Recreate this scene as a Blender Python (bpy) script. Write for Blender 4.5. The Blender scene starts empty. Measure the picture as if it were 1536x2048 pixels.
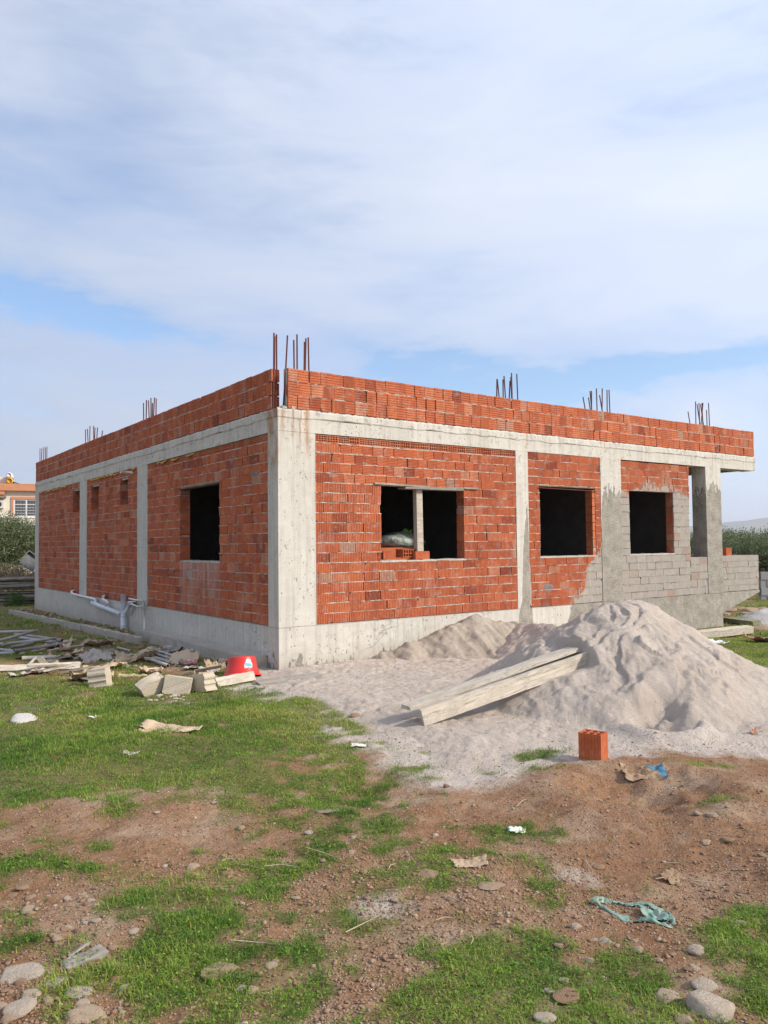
import bpy, bmesh, math, random
import numpy as np
from mathutils import Vector, Matrix
R = math.radians
random.seed(7)
rng = np.random.RandomState(11)
sc = bpy.context.scene
COL = sc.collection

# ------------------------------------------------------------------ camera
FPX = 1573.98
FW = np.array([0.58376085, 0.81089324, 0.04093192])
RT = np.array([0.81178139, -0.58386529, -0.01059749])
UP = np.array([-0.01530529, -0.03941417, 0.99910574])
CAM = np.array([-5.20685, -9.75462, 1.72263])

def ray(px, py):
    return FW + RT * (px - 768) / FPX - UP * (py - 1024) / FPX
def Gz(px, py, z=0.0):
    d = ray(px, py); return CAM + d * ((z - CAM[2]) / d[2])
def Fy(px, py, y=0.0):
    d = ray(px, py); return CAM + d * ((y - CAM[1]) / d[1])
def Lx(px, py, x=0.0):
    d = ray(px, py); return CAM + d * ((x - CAM[0]) / d[0])
def proj(X, Y, Z):
    dx, dy, dz = X - CAM[0], Y - CAM[1], Z - CAM[2]
    w = dx * FW[0] + dy * FW[1] + dz * FW[2]
    w = np.where(w < .05, .05, w)
    return (768 + FPX * (dx * RT[0] + dy * RT[1] + dz * RT[2]) / w,
            1024 - FPX * (dx * UP[0] + dy * UP[1] + dz * UP[2]) / w)

cd = bpy.data.cameras.new('camera'); cam = bpy.data.objects.new('camera', cd); COL.objects.link(cam)
M = Matrix(((RT[0], UP[0], -FW[0], CAM[0]), (RT[1], UP[1], -FW[1], CAM[1]), (RT[2], UP[2], -FW[2], CAM[2]), (0, 0, 0, 1)))
cam.matrix_world = M
cd.sensor_fit = 'VERTICAL'; cd.sensor_height = 24; cd.lens = 24 * FPX / 2048
cd.clip_start = .05; cd.clip_end = 20000
sc.camera = cam

# ------------------------------------------------------------------ noise
TABLES = {}
def vnoise(x, y, seed):
    if seed not in TABLES: TABLES[seed] = np.random.RandomState(seed).rand(256, 256)
    t = TABLES[seed]
    xi = np.floor(x).astype(int); yi = np.floor(y).astype(int)
    fx = x - xi; fy = y - yi
    fx = fx * fx * fx * (fx * (fx * 6 - 15) + 10); fy = fy * fy * fy * (fy * (fy * 6 - 15) + 10)
    a = t[xi & 255, yi & 255]; b = t[(xi + 1) & 255, yi & 255]
    c = t[xi & 255, (yi + 1) & 255]; d = t[(xi + 1) & 255, (yi + 1) & 255]
    return (a + (b - a) * fx) * (1 - fy) + (c + (d - c) * fx) * fy
def fbm(x, y, seed, octs=4, gain=.5):
    x = np.asarray(x, float); y = np.asarray(y, float)
    s = 0; a = 1; n = 0; f = 1
    for o in range(octs):
        s = s + a * (vnoise(x * f + 17.3 * o, y * f - 9.1 * o, seed + o) - .5) * 2; n += a; a *= gain; f *= 2.03
    return s / n
def ridged(x, y, seed, octs=3):
    s = 0; a = 1; n = 0; f = 1
    for o in range(octs):
        s = s + a * (1 - np.abs(vnoise(x * f + 3.7 * o, y * f + 5.3 * o, seed + o) - .5) * 2); n += a; a *= .5; f *= 2.1
    return s / n
def sstep(a, b, x):
    t = np.clip((x - a) / (b - a), 0, 1); return t * t * (3 - 2 * t)

# ------------------------------------------------------------------ materials
def srgb(r, g, b):
    f = lambda c: ((c / 255 + .055) / 1.055) ** 2.4 if c > 10 else c / 255 / 12.92
    return (f(r), f(g), f(b), 1)
class NT:
    def __init__(s, name, rough=.9, spec=.2):
        s.m = bpy.data.materials.new(name); s.m.use_nodes = True
        s.t = s.m.node_tree; s.b = s.t.nodes['Principled BSDF']
        s.b.inputs['Roughness'].default_value = rough
        s.b.inputs['Specular IOR Level'].default_value = spec
    def n(s, typ, **kw):
        x = s.t.nodes.new(typ)
        for k, v in kw.items(): setattr(x, k, v)
        return x
    def l(s, a, b): s.t.links.new(a, b)
    def pos(s): return s.n('ShaderNodeNewGeometry').outputs['Position']
    def obj(s): return s.n('ShaderNodeTexCoord').outputs['Object']
    def mapv(s, v, scale=(1, 1, 1), rot=(0, 0, 0), loc=(0, 0, 0)):
        x = s.n('ShaderNodeMapping'); s.l(v, x.inputs[0]); x.inputs['Scale'].default_value = scale
        x.inputs['Rotation'].default_value = rot; x.inputs['Location'].default_value = loc; return x.outputs[0]
    def noise(s, v, scale, detail=4, rough=.55, dist=0):
        x = s.n('ShaderNodeTexNoise'); s.l(v, x.inputs['Vector']); x.inputs['Scale'].default_value = scale
        x.inputs['Detail'].default_value = detail; x.inputs['Roughness'].default_value = rough
        x.inputs['Distortion'].default_value = dist; return x.outputs['Fac']
    def vor(s, v, scale, feat='F1', out='Distance'):
        x = s.n('ShaderNodeTexVoronoi', feature=feat); s.l(v, x.inputs['Vector']); x.inputs['Scale'].default_value = scale
        return x.outputs[out]
    def ramp(s, f, stops):
        x = s.n('ShaderNodeValToRGB'); s.l(f, x.inputs[0]); e = x.color_ramp.elements
        while len(e) < len(stops): e.new(.5)
        for k, (p, c) in enumerate(stops):
            e[k].position = p; e[k].color = c if hasattr(c, '__len__') else (c, c, c, 1)
        return x.outputs[0]
    def mix(s, f, a, b, mode='MIX'):
        x = s.n('ShaderNodeMix', data_type='RGBA', blend_type=mode)
        for i, v in ((0, f), (6, a), (7, b)):
            if hasattr(v, 'is_output'): s.l(v, x.inputs[i])
            elif i == 0: x.inputs[0].default_value = v
            else: x.inputs[i].default_value = v if hasattr(v, '__len__') else (v, v, v, 1)
        return x.outputs[2]
    def math(s, op, a, b=0.0, c=None, clamp=False):
        x = s.n('ShaderNodeMath', operation=op); x.use_clamp = clamp
        for i, v in ((0, a), (1, b), (2, c)):
            if v is None: continue
            if hasattr(v, 'is_output'): s.l(v, x.inputs[i])
            else: x.inputs[i].default_value = v
        return x.outputs[0]
    def sep(s, v):
        x = s.n('ShaderNodeSeparateXYZ'); s.l(v, x.inputs[0]); return x.outputs
    def attr(s, name, out='Fac', typ='GEOMETRY'):
        x = s.n('ShaderNodeAttribute', attribute_name=name, attribute_type=typ); return x.outputs[out]
    def rnd(s): return s.n('ShaderNodeObjectInfo').outputs['Random']
    def color(s, c): s.l(c, s.b.inputs['Base Color']) if hasattr(c, 'is_output') else setattr(s.b.inputs['Base Color'], 'default_value', c)
    def bump(s, h, strength=.5, dist=.01, prev=None):
        x = s.n('ShaderNodeBump'); s.l(h, x.inputs['Height']); x.inputs['Strength'].default_value = strength
        x.inputs['Distance'].default_value = dist
        if prev is not None: s.l(prev, x.inputs['Normal'])
        s.l(x.outputs[0], s.b.inputs['Normal']); return x.outputs[0]

def cover_mask(k, pos):
    """grey render thrown on the right half of the front wall: a coat with its own ragged outline"""
    o = k.sep(pos)
    n1 = k.noise(k.mapv(pos, (2.0, 2.0, .8)), 2.4, 8, .74)
    cv = k.n('ShaderNodeFloatCurve'); c = cv.mapping.curves[0]
    pts = [(0, 0), (.330, 0), (.3335, .1), (.340, .2), (.344, .5), (.350, .64), (.3535, .66), (.3575, 0), (.415, 0), (.432, .18), (.455, .28), (.475, .40), (.492, .44), (.497, .735), (.535, .76), (.56, .76), (.6, .80), (.66, .80), (.72, .76), (.76, .8), (1, .8)]
    while len(c.points) < len(pts): c.points.new(.5, .5)
    for i, (a, b) in enumerate(pts): c.points[i].location = (a, b); c.points[i].handle_type = 'VECTOR'
    cv.mapping.update()
    k.l(k.math('DIVIDE', o[0], 14.0), cv.inputs['Value'])
    H = k.math('MULTIPLY', cv.outputs[0], 3.6)
    d = k.math('SUBTRACT', H, o[2])
    d = k.math('ADD', d, k.math('MULTIPLY', k.math('SUBTRACT', n1, .5), 1.7))
    m = k.math('MULTIPLY', d, 14.0, clamp=True)
    ok = k.math('LESS_THAN', o[1], .35)
    # bricks that still show through above the third window
    return k.math('MULTIPLY', m, ok), o

def mat_brick(name, seed):
    k = NT(name, .88, .25); p = k.pos()
    r = k.attr('rnd')
    base = k.ramp(r, [(0, (.22, .05, .025, 1)), (.2, (.34, .078, .033, 1)), (.45, (.44, .112, .045, 1)), (.72, (.51, .148, .059, 1)), (.9, (.50, .20, .11, 1)), (1, (.36, .235, .175, 1))])
    n = k.noise(p, 9, 5, .65)
    base = k.mix(k.ramp(n, [(.38, 0), (.74, .55)]), base, (.29, .085, .042, 1))
    eff = k.noise(k.mapv(p, (1, 1, .5)), 3.1, 6, .7)
    stn = k.noise(k.mapv(p, (4, 4, 1.1)), 1.3, 6, .7); base = k.mix(k.ramp(stn, [(.50, 0), (.7, .6)]), base, (.17, .055, .035, 1))
    base = k.mix(k.ramp(eff, [(.54, 0), (.76, .5)]), base, (.52, .40, .34, 1))
    sm = k.noise(p, 26, 4, .6)
    base = k.mix(k.ramp(sm, [(.58, 0), (.70, .45)]), base, (.50, .38, .31, 1))
    smr = k.noise(k.mapv(p, (1.2, 1.2, 2.2)), 4.2, 7, .72); base = k.mix(k.ramp(smr, [(.555, 0), (.63, .55)]), base, (.36, .30, .255, 1))
    # whitish run below the sill of the left window
    o = k.sep(p)
    a = k.math('MULTIPLY', k.math('LESS_THAN', o[0], .06), k.math('MULTIPLY', k.math('GREATER_THAN', o[1], 1.95), k.math('LESS_THAN', o[1], 3.7)))
    b = k.math('MULTIPLY', k.math('SUBTRACT', o[2], .5), 1.0, clamp=True)
    b = k.math('MULTIPLY', b, k.math('LESS_THAN', o[2], 1.47))
    st = k.noise(k.mapv(p, (9, 9, .9)), 1.0, 5, .6)
    base = k.mix(k.math('MULTIPLY', k.math('MULTIPLY', a, b), k.ramp(st, [(.38, 0), (.6, .8)])), base, (.42, .36, .33, 1))
    cm, _ = cover_mask(k, p); cm = k.math('MULTIPLY', cm, k.math('LESS_THAN', o[1], .025))
    grey = k.mix(k.noise(p, 6, 5, .6), (.30, .275, .24, 1), (.52, .485, .43, 1))
    leak = k.math('MULTIPLY', cm, k.ramp(k.math('ADD', r, k.math('MULTIPLY', n, .35)), [(0.0, .97), (1.24 / 1.35, .97), (1.30 / 1.35, .6)]))
    k.color(k.mix(leak, base, grey))
    k.bump(k.noise(p, 120, 3, .6), .5, .004)
    return k.m
def mat_mortar():
    k = NT('mortar', .95, .1); p = k.pos()
    c = k.mix(k.noise(p, 14, 4), (.38, .32, .265, 1), (.62, .555, .48, 1))
    cm, _ = cover_mask(k, p)
    k.color(k.mix(cm, c, k.mix(k.noise(p, 6, 4), (.22, .20, .175, 1), (.42, .39, .345, 1)))); k.bump(k.noise(p, 70, 4), .6, .006); return k.m
def mat_concrete(name, cover=True, rust=False, a=(.44, .42, .375, 1), b=(.65, .625, .56, 1)):
    k = NT(name, .9, .25); p = k.pos(); o = k.sep(p)
    c = k.mix(k.noise(p, 1.7, 6, .62), a, b)
    st = k.noise(k.mapv(p, (14, 14, .7)), 1, 5, .6)
    c = k.mix(k.ramp(st, [(.45, 0), (.72, .5)]), c, (.32, .295, .255, 1))
    pit = k.vor(k.mapv(p, (1, 1, .8)), 19)
    pm = k.math('MULTIPLY', k.ramp(pit, [(.13, 1), (.24, 0)]), k.ramp(k.noise(p, 2.1, 6, .7), [(.50, 0), (.58, 1)]))
    c = k.mix(k.math('MULTIPLY', pm, .8), c, (.17, .155, .135, 1))
    pk = k.noise(k.mapv(p, (1, 1, .6)), 21, 5, .7)
    pkm = k.math('MULTIPLY', k.ramp(pk, [(.60, 0), (.64, 1)]), k.ramp(k.noise(p, 1.3, 5, .7), [(.46, 0), (.56, 1)]))
    c = k.mix(k.math('MULTIPLY', pkm, .6), c, (.19, .175, .15, 1))
    low = k.math('MULTIPLY', k.ramp(k.math('ADD', o[2], k.math('MULTIPLY', k.noise(p, 3, 5), .5)), [(.2, 1), (.55, 0)]), .55)
    c = k.mix(low, c, (.33, .285, .235, 1))
    # fine cracks
    wv = k.n('ShaderNodeTexVoronoi', feature='DISTANCE_TO_EDGE'); k.l(k.mapv(k.mix(.12, p, k.n('ShaderNodeTexNoise').outputs['Color']), (1, 1, .45)), wv.inputs['Vector']); wv.inputs['Scale'].default_value = 1.5
    cr = k.math('MULTIPLY', k.ramp(wv.outputs['Distance'], [(.001, .5), (.005, 0)]), k.ramp(k.noise(p, .9, 2), [(.54, 0), (.6, 1)]))
    c = k.mix(cr, c, (.16, .14, .12, 1))
    # daywork seam between foundation and frame, and board marks
    sz = k.math('ABSOLUTE', k.math('SUBTRACT', o[2], k.math('ADD', .574, k.math('MULTIPLY', k.math('SUBTRACT', k.noise(p, 2.5, 3), .5), .02))))
    c = k.mix(k.ramp(sz, [(.0, .6), (.007, 0)]), c, (.15, .13, .11, 1))
    for q_ in (o[0], o[1]):
        w_ = k.math('PINGPONG', k.math('ADD', q_, .31), .62); c = k.mix(k.math('MULTIPLY', k.ramp(w_, [(.0, .5), (.006, 0)]), k.math('LESS_THAN', o[2], .57)), c, (.2, .18, .155, 1))
    hb = k.noise(k.mapv(p, (.6, .6, 13)), 1, 4, .6); c = k.mix(k.ramp(hb, [(.55, 0), (.75, .22)]), c, (.66, .63, .57, 1))
    sp_ = k.math('MULTIPLY', k.ramp(k.noise(p, 7, 6, .7), [(.56, 0), (.62, 1)]), k.math('GREATER_THAN', o[2], 3.1)); c = k.mix(k.math('MULTIPLY', sp_, .5), c, (.24, .22, .19, 1))
    h = k.noise(p, 60, 5, .65)
    if rust:
        rx = 0
        for cx, w, zb in ((.09, .04, 3.2), (.235, .026, 3.05), (.47, .06, 2.9), (.36, .022, 2.98), (4.93, .022, 3.3), (7.05, .022, 3.25), (-.02, .035, 2.6), (7.35, .02, 3.4), (10.7, .03, 3.35)):
            dx = k.math('ABSOLUTE', k.math('SUBTRACT', k.math('ADD', o[0], k.math('MULTIPLY', k.math('SUBTRACT', k.noise(k.mapv(p, (1, 1, .5)), 5, 4), .5), .10)), cx + .0))
            e = k.math('SUBTRACT', 1.0, k.math('DIVIDE', dx, w), clamp=True)
            e = k.math('MULTIPLY', e, k.math('MULTIPLY', k.math('SUBTRACT', o[2], zb), 3.0, clamp=True))
            rx = k.math('MAXIMUM', rx, e) if hasattr(rx, 'is_output') else e
        rx = k.math('MULTIPLY', rx, k.ramp(k.noise(k.mapv(p, (18, 18, 2.5)), 1, 5, .7), [(.34, .3), (.54, 1)]))
        rx = k.math('MULTIPLY', rx, k.math('LESS_THAN', o[1], .3))
        c = k.mix(k.math('MULTIPLY', rx, .85, clamp=True), c, k.mix(k.noise(p, 20, 3), (.46, .19, .03, 1), (.22, .075, .02, 1)))
    if cover:
        cm, _ = cover_mask(k, p)
        g = k.mix(k.ramp(k.noise(p, 4, 7, .7), [(.3, 0), (.7, 1)]), (.235, .215, .18, 1), (.45, .42, .365, 1))
        g = k.mix(k.ramp(k.noise(p, 40, 3), [(.66, 0), (.72, .5)]), g, (.55, .51, .44, 1))
        c = k.mix(cm, c, g)
        h = k.math('ADD', h, k.math('MULTIPLY', k.math('MULTIPLY', k.noise(p, 26, 6, .75), 4.5), cm))
    h = k.math('SUBTRACT', h, k.math('MULTIPLY', k.math('MAXIMUM', pm, pkm), .8))
    k.color(c); k.bump(h, .9, .009); return k.m
def mat_noise(name, a, b, scale=6, rough=.9, bs=60, bst=.4, bd=.004, coord='obj', stretch=(1, 1, 1), rnd=0, spec=.2):
    k = NT(name, rough, spec); v = k.obj() if coord == 'obj' else k.pos()
    c = k.mix(k.ramp(k.noise(k.mapv(v, stretch), scale, 5, .6), [(.3, 0), (.7, 1)]), a, b)
    if rnd: c = k.mix(rnd, c, k.mix(k.rnd(), (.55, .5, .45, 1), (1.35, 1.3, 1.25, 1)), 'MULTIPLY')
    k.color(c)
    if bst: k.bump(k.noise(k.mapv(v, stretch), bs, 4, .6), bst, bd)
    return k.m
def mat_wood(name, a, b, sx=(1, 14, 14)):
    k = NT(name, .9, .15); v = k.obj()
    g = k.noise(k.mapv(v, sx), 3.0, 6, .65, .6)
    c = k.mix(k.ramp(g, [(.3, 0), (.7, 1)]), a, b)
    cr_ = k.noise(k.mapv(v, (1.1, 16, 16)), 1.4, 5, .6, .4); c = k.mix(k.ramp(cr_, [(.485, 0), (.5, .8), (.515, 0)]), c, (.10, .085, .065, 1))
    c = k.mix(k.ramp(k.noise(k.mapv(v, (3, 3, 3)), 1.6, 6, .7), [(.5, 0), (.66, .6)]), c, (.25, .215, .175, 1))
    c = k.mix(k.ramp(k.noise(v, 5, 5, .7), [(.45, 0), (.75, .55)]), c, (.52, .47, .40, 1))
    c = k.mix(.5, c, k.mix(k.rnd(), (.7, .68, .65, 1), (1.2, 1.18, 1.15, 1)), 'MULTIPLY')
    k.color(c); k.bump(g, .6, .006); return k.m

MB_ = mat_brick('brick', 1); MORT = mat_mortar()
MCON = mat_concrete('concrete', True, True)
MPLAIN = mat_concrete('plain_concrete', False, False, (.36, .335, .29, 1), (.52, .49, .43, 1))
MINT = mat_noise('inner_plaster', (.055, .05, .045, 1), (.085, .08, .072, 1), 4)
k = NT('rusty_steel', .75, .3); k.color(k.mix(k.noise(k.obj(), 30, 4), (.085, .018, .016, 1), (.16, .045, .028, 1))); MRUST = k.m
MPVC = mat_noise('grey_plastic_pipe', (.52, .55, .60, 1), (.62, .65, .70, 1), 5, .45, 40, .05, spec=.5)
MPVW = mat_noise('white_plastic_pipe', (.62, .62, .62, 1), (.72, .72, .71, 1), 5, .4, 40, .05, spec=.5)
MFOAM = mat_noise('foam', (.50, .30, .06, 1), (.62, .42, .13, 1), 20, .9, 40, .8, .01)
MWOODG = mat_wood('grey_weathered_wood', (.20, .185, .165, 1), (.36, .33, .29, 1))
MWOODP = mat_wood('pale_dusty_wood', (.42, .37, .30, 1), (.60, .55, .47, 1))
MWOODB = mat_wood('brown_dirty_wood', (.13, .10, .075, 1), (.27, .215, .165, 1))
MWOODT = mat_wood('tan_wood', (.36, .27, .17, 1), (.52, .42, .30, 1))
MPAPER = mat_noise('kraft_paper', (.37, .275, .185, 1), (.52, .415, .30, 1), 4, .9, 25, .35, .006, rnd=.5)
MPAPERG = mat_noise('dusty_paper', (.36, .33, .30, 1), (.52, .48, .44, 1), 6, .9, 25, .35, .006, rnd=.5)
MSTONE = None

# ------------------------------------------------------------------ mesh collector
class MB:
    def __init__(s): s.v = []; s.f = []; s.m = []; s.r = []
    def quad(s, a, b, c, d, m=0, r=.5):
        i = len(s.v); s.v += [a, b, c, d]; s.f.append((i, i + 1, i + 2, i + 3)); s.m.append(m); s.r.append(r)
    def box(s, lo, hi, m=0, r=.5, skip=()):
        (x0, y0, z0), (x1, y1, z1) = lo, hi
        i = len(s.v)
        s.v += [(x0, y0, z0), (x1, y0, z0), (x1, y1, z0), (x0, y1, z0), (x0, y0, z1), (x1, y0, z1), (x1, y1, z1), (x0, y1, z1)]
        for q in ((0, 3, 2, 1), (4, 5, 6, 7), (0, 1, 5, 4), (1, 2, 6, 5), (2, 3, 7, 6), (3, 0, 4, 7)):
            s.f.append(tuple(i + j for j in q)); s.m.append(m); s.r.append(r)
    def hexa(s, pts, m=0, r=.5):
        i = len(s.v); s.v += [tuple(p) for p in pts]
        for q in ((0, 3, 2, 1), (4, 5, 6, 7), (0, 1, 5, 4), (1, 2, 6, 5), (2, 3, 7, 6), (3, 0, 4, 7)):
            s.f.append(tuple(i + j for j in q)); s.m.append(m); s.r.append(r)
    def tube(s, pts, rad, seg=10, m=0, r=.5, cap=True, closed=False):
        P = [Vector(p) for p in pts]; n = len(P); base = len(s.v)
        rads = rad if hasattr(rad, '__len__') else [rad] * n
        ref = None
        for i, p in enumerate(P):
            t = (P[min(i + 1, n - 1)] - P[max(i - 1, 0)]).normalized()
            if ref is None: ref = Vector((0, 0, 1)) if abs(t.z) < .9 else Vector((1, 0, 0))
            a = t.cross(ref).normalized(); b = t.cross(a).normalized(); ref = a.cross(t).normalized() if False else ref
            for j in range(seg):
                w = 2 * math.pi * j / seg; s.v.append(tuple(p + (a * math.cos(w) + b * math.sin(w)) * rads[i]))
        for i in range(n - 1):
            for j in range(seg):
                k2 = (j + 1) % seg
                s.f.append((base + i * seg + j, base + i * seg + k2, base + (i + 1) * seg + k2, base + (i + 1) * seg + j)); s.m.append(m); s.r.append(r)
        if cap:
            s.f.append(tuple(base + j for j in range(seg))); s.m.append(m); s.r.append(r)
            s.f.append(tuple(base + (n - 1) * seg + j for j in range(seg))[::-1]); s.m.append(m); s.r.append(r)
    def build(s, name, mats, parent=None, smooth=False, loc=None):
        me = bpy.data.meshes.new(name)
        v = s.v
        if loc is not None: v = [(a[0] - loc[0], a[1] - loc[1], a[2] - loc[2]) for a in v]
        me.from_pydata([tuple(map(float, a)) for a in v], [], s.f)
        mats = mats if isinstance(mats, (list, tuple)) else [mats]
        for q in mats: me.materials.append(q)
        if len(mats) > 1: me.polygons.foreach_set('material_index', s.m)
        at = me.attributes.new('rnd', 'FLOAT', 'FACE'); at.data.foreach_set('value', s.r)
        if smooth: me.polygons.foreach_set('use_smooth', [True] * len(me.polygons))
        me.update()
        o = bpy.data.objects.new(name, me); COL.objects.link(o)
        if loc is not None: o.location = loc
        if parent is not None:
            o.parent = parent
            if loc is None: o.matrix_parent_inverse = parent.matrix_world.inverted() if False else Matrix.Translation(-parent.location)
            else: o.matrix_parent_inverse = Matrix.Translation(-parent.location)
        return o
def tag(o, label=None, cat=None, group=None, kind=None):
    if label: o['label'] = label
    if cat: o['category'] = cat
    if group: o['group'] = group
    if kind: o['kind'] = kind
    return o
def empty(name, loc, label, cat, group=None):
    o = bpy.data.objects.new(name, None); COL.objects.link(o); o.location = loc; o.empty_display_size = .2
    return tag(o, label, cat, group)
def np_mesh(name, V, F, mat, smooth=True, attrs=None, loc=None):
    """V (n,3), F (m,3|4) arrays"""
    me = bpy.data.meshes.new(name); V = np.asarray(V, np.float32); F = np.asarray(F, np.int32)
    if loc is not None: V = V - np.asarray(loc, np.float32)
    k = F.shape[1]
    me.vertices.add(len(V)); me.vertices.foreach_set('co', V.ravel())
    me.loops.add(F.size); me.loops.foreach_set('vertex_index', F.ravel())
    me.polygons.add(len(F)); me.polygons.foreach_set('loop_start', np.arange(len(F), dtype=np.int32) * k)
    if smooth: me.polygons.foreach_set('use_smooth', np.ones(len(F), bool))
    for n, (dom, val) in (attrs or {}).items():
        a = me.attributes.new(n, 'FLOAT', dom); a.data.foreach_set('value', np.asarray(val, np.float32))
    me.materials.append(mat); me.update(calc_edges=True); me.validate()
    o = bpy.data.objects.new(name, me); COL.objects.link(o)
    if loc is not None: o.location = loc
    return o

# ------------------------------------------------------------------ ground height + masks
GRASS = """
5421100000000000000000 47
875342100000000000000378
654444321000000000000289
543333431000000000000069
455432331000000000000006
876776752100000000000000
998886788863000000000000
678885679867100000000000
886796798631000000000000
997899787653310042000000
998789865543421131000111
998655787553210011000010
885322245543100010000020
643311345542211010000010
321000124553212453000000
353101324443235420000000
775412236643444361000000
312445545642442372000001
112454446533222252000002
322344555543212221100024
433356885443222210100266
344478546633222333221266
235588547742336764542235
124587766554335887565125
125555665443479974543136
125444456544689975664235
234334445555789866775334
"""
GM = np.array([[int(c) for c in l.replace(' ', '')[:24].ljust(24, '0')] if len(l.replace(' ', '')) == 24 else [int(c) for c in (l.replace(' ', '') + '0' * 24)[:24]] for l in GRASS.strip().split('\n')], float) / 9
GM[0, 22:] = (.4, .7)
def bil(A, u, v):
    u = np.clip(u, 0, A.shape[1] - 1.001); v = np.clip(v, 0, A.shape[0] - 1.001)
    i = u.astype(int); j = v.astype(int); fu = u - i; fv = v - j
    return (A[j, i] * (1 - fu) + A[j, i + 1] * fu) * (1 - fv) + (A[j + 1, i] * (1 - fu) + A[j + 1, i + 1] * fu) * fv
def grass_cover(X, Y):
    """0..1 coverage of the plot by grass"""
    px, py = proj(X, Y, np.zeros_like(X))
    near = (X - CAM[0]) * FW[0] + (Y - CAM[1]) * FW[1]
    g = bil(GM, (px - 32) / 64, (py - 1216) / 32)
    d = np.hypot(X - CAM[0], Y - CAM[1])
    far = .6 + .5 * fbm(X * .15, Y * .15, 31)
    g = np.where(py < 1216, g * .5 + .35 * far, g)
    g = np.where(near < 1.2, .45, g)
    n = fbm(X * 2.3, Y * 2.3, 41, 3) * .35 + fbm(X * 6.5, Y * 6.5, 45, 4) * .95
    g2 = np.where(py > 1600, g * .86, g)
    c = sstep(.21, .66, g2 * 1.04 + n * .85 * np.clip(1.15 - 1.1 * np.abs(g - .5), .5, 1.1))
    thin = sstep(.05, .5, g) * sstep(-.1, .45, fbm(X * 4.2, Y * 4.2, 47, 3) + .5 * fbm(X * 13, Y * 13, 49, 2))
    return np.clip(np.maximum(c, .36 * thin), 0, 1)
def base_h(X, Y):
    return -.16 * sstep(3, 11, X) - .05 * sstep(6, 14, Y)
def ground_h(X, Y):
    X = np.asarray(X, float); Y = np.asarray(Y, float)
    d = np.hypot(X - 1, Y + 2)
    k = np.exp(-(d / 22) ** 2)
    h = base_h(X, Y)
    h = h + k * (.045 * fbm(X * .55, Y * .55, 3, 3) + .022 * fbm(X * 2.2, Y * 2.2, 5, 3) + .018 * fbm(X * 8, Y * 8, 7, 4) + .014 * np.maximum(fbm(X * 15, Y * 15, 8, 2), -.1))
    for cx, cy, r, dep in ((-.55, -6.33, .42, -.10), (.98, -5.38, .24, -.26), (-3.3, -3.6, .6, -.05), (-2.1, -5.2, .35, -.05), (-1.5, -7.1, .6, -.04)):
        q = np.hypot(X - cx, (Y - cy))
        h = h + dep * np.exp(-(q / r) ** 2) * (1 + .5 * fbm(X * 7, Y * 7, 9, 2)) - dep * .45 * np.exp(-((q - 1.5 * r) / (.5 * r)) ** 2)
    # rough churned clods around the pit beside the buried sack
    q = np.exp(-(np.hypot(X + .45, (Y + 6.15)) / .75) ** 2)
    h = h + q * .05 * (ridged(X * 4.5, Y * 4.5, 12) - .6)
    wall = sstep(-.02, .2, X) * sstep(-.02, .2, Y) * (1 - sstep(10.5, 10.9, X)) * (1 - sstep(14.9, 15.1, Y))
    return h - .25 * wall
def gz(x, y): return float(ground_h(np.array([x]), np.array([y]))[0])
def G(px, py, lift=0.0):
    z = 0
    for _ in range(6):
        p = Gz(px, py, z + lift); z = gz(p[0], p[1])
    return Vector((p[0], p[1], z + lift))
def dist(p): return float(np.linalg.norm(np.array(p) - CAM))

def axis(lo, hi, step, far):
    a = list(np.arange(lo, hi + 1e-6, step)); s = step
    while a[-1] < far: s *= 1.22; a.append(a[-1] + s)
    s = step
    while a[0] > -far: s *= 1.22; a.insert(0, a[0] - s)
    return np.array(a)
def grid_faces(nx, ny):
    i = np.arange(nx * ny).reshape(ny, nx)
    return np.stack([i[:-1, :-1].ravel(), i[:-1, 1:].ravel(), i[1:, 1:].ravel(), i[1:, :-1].ravel()], 1)

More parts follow.
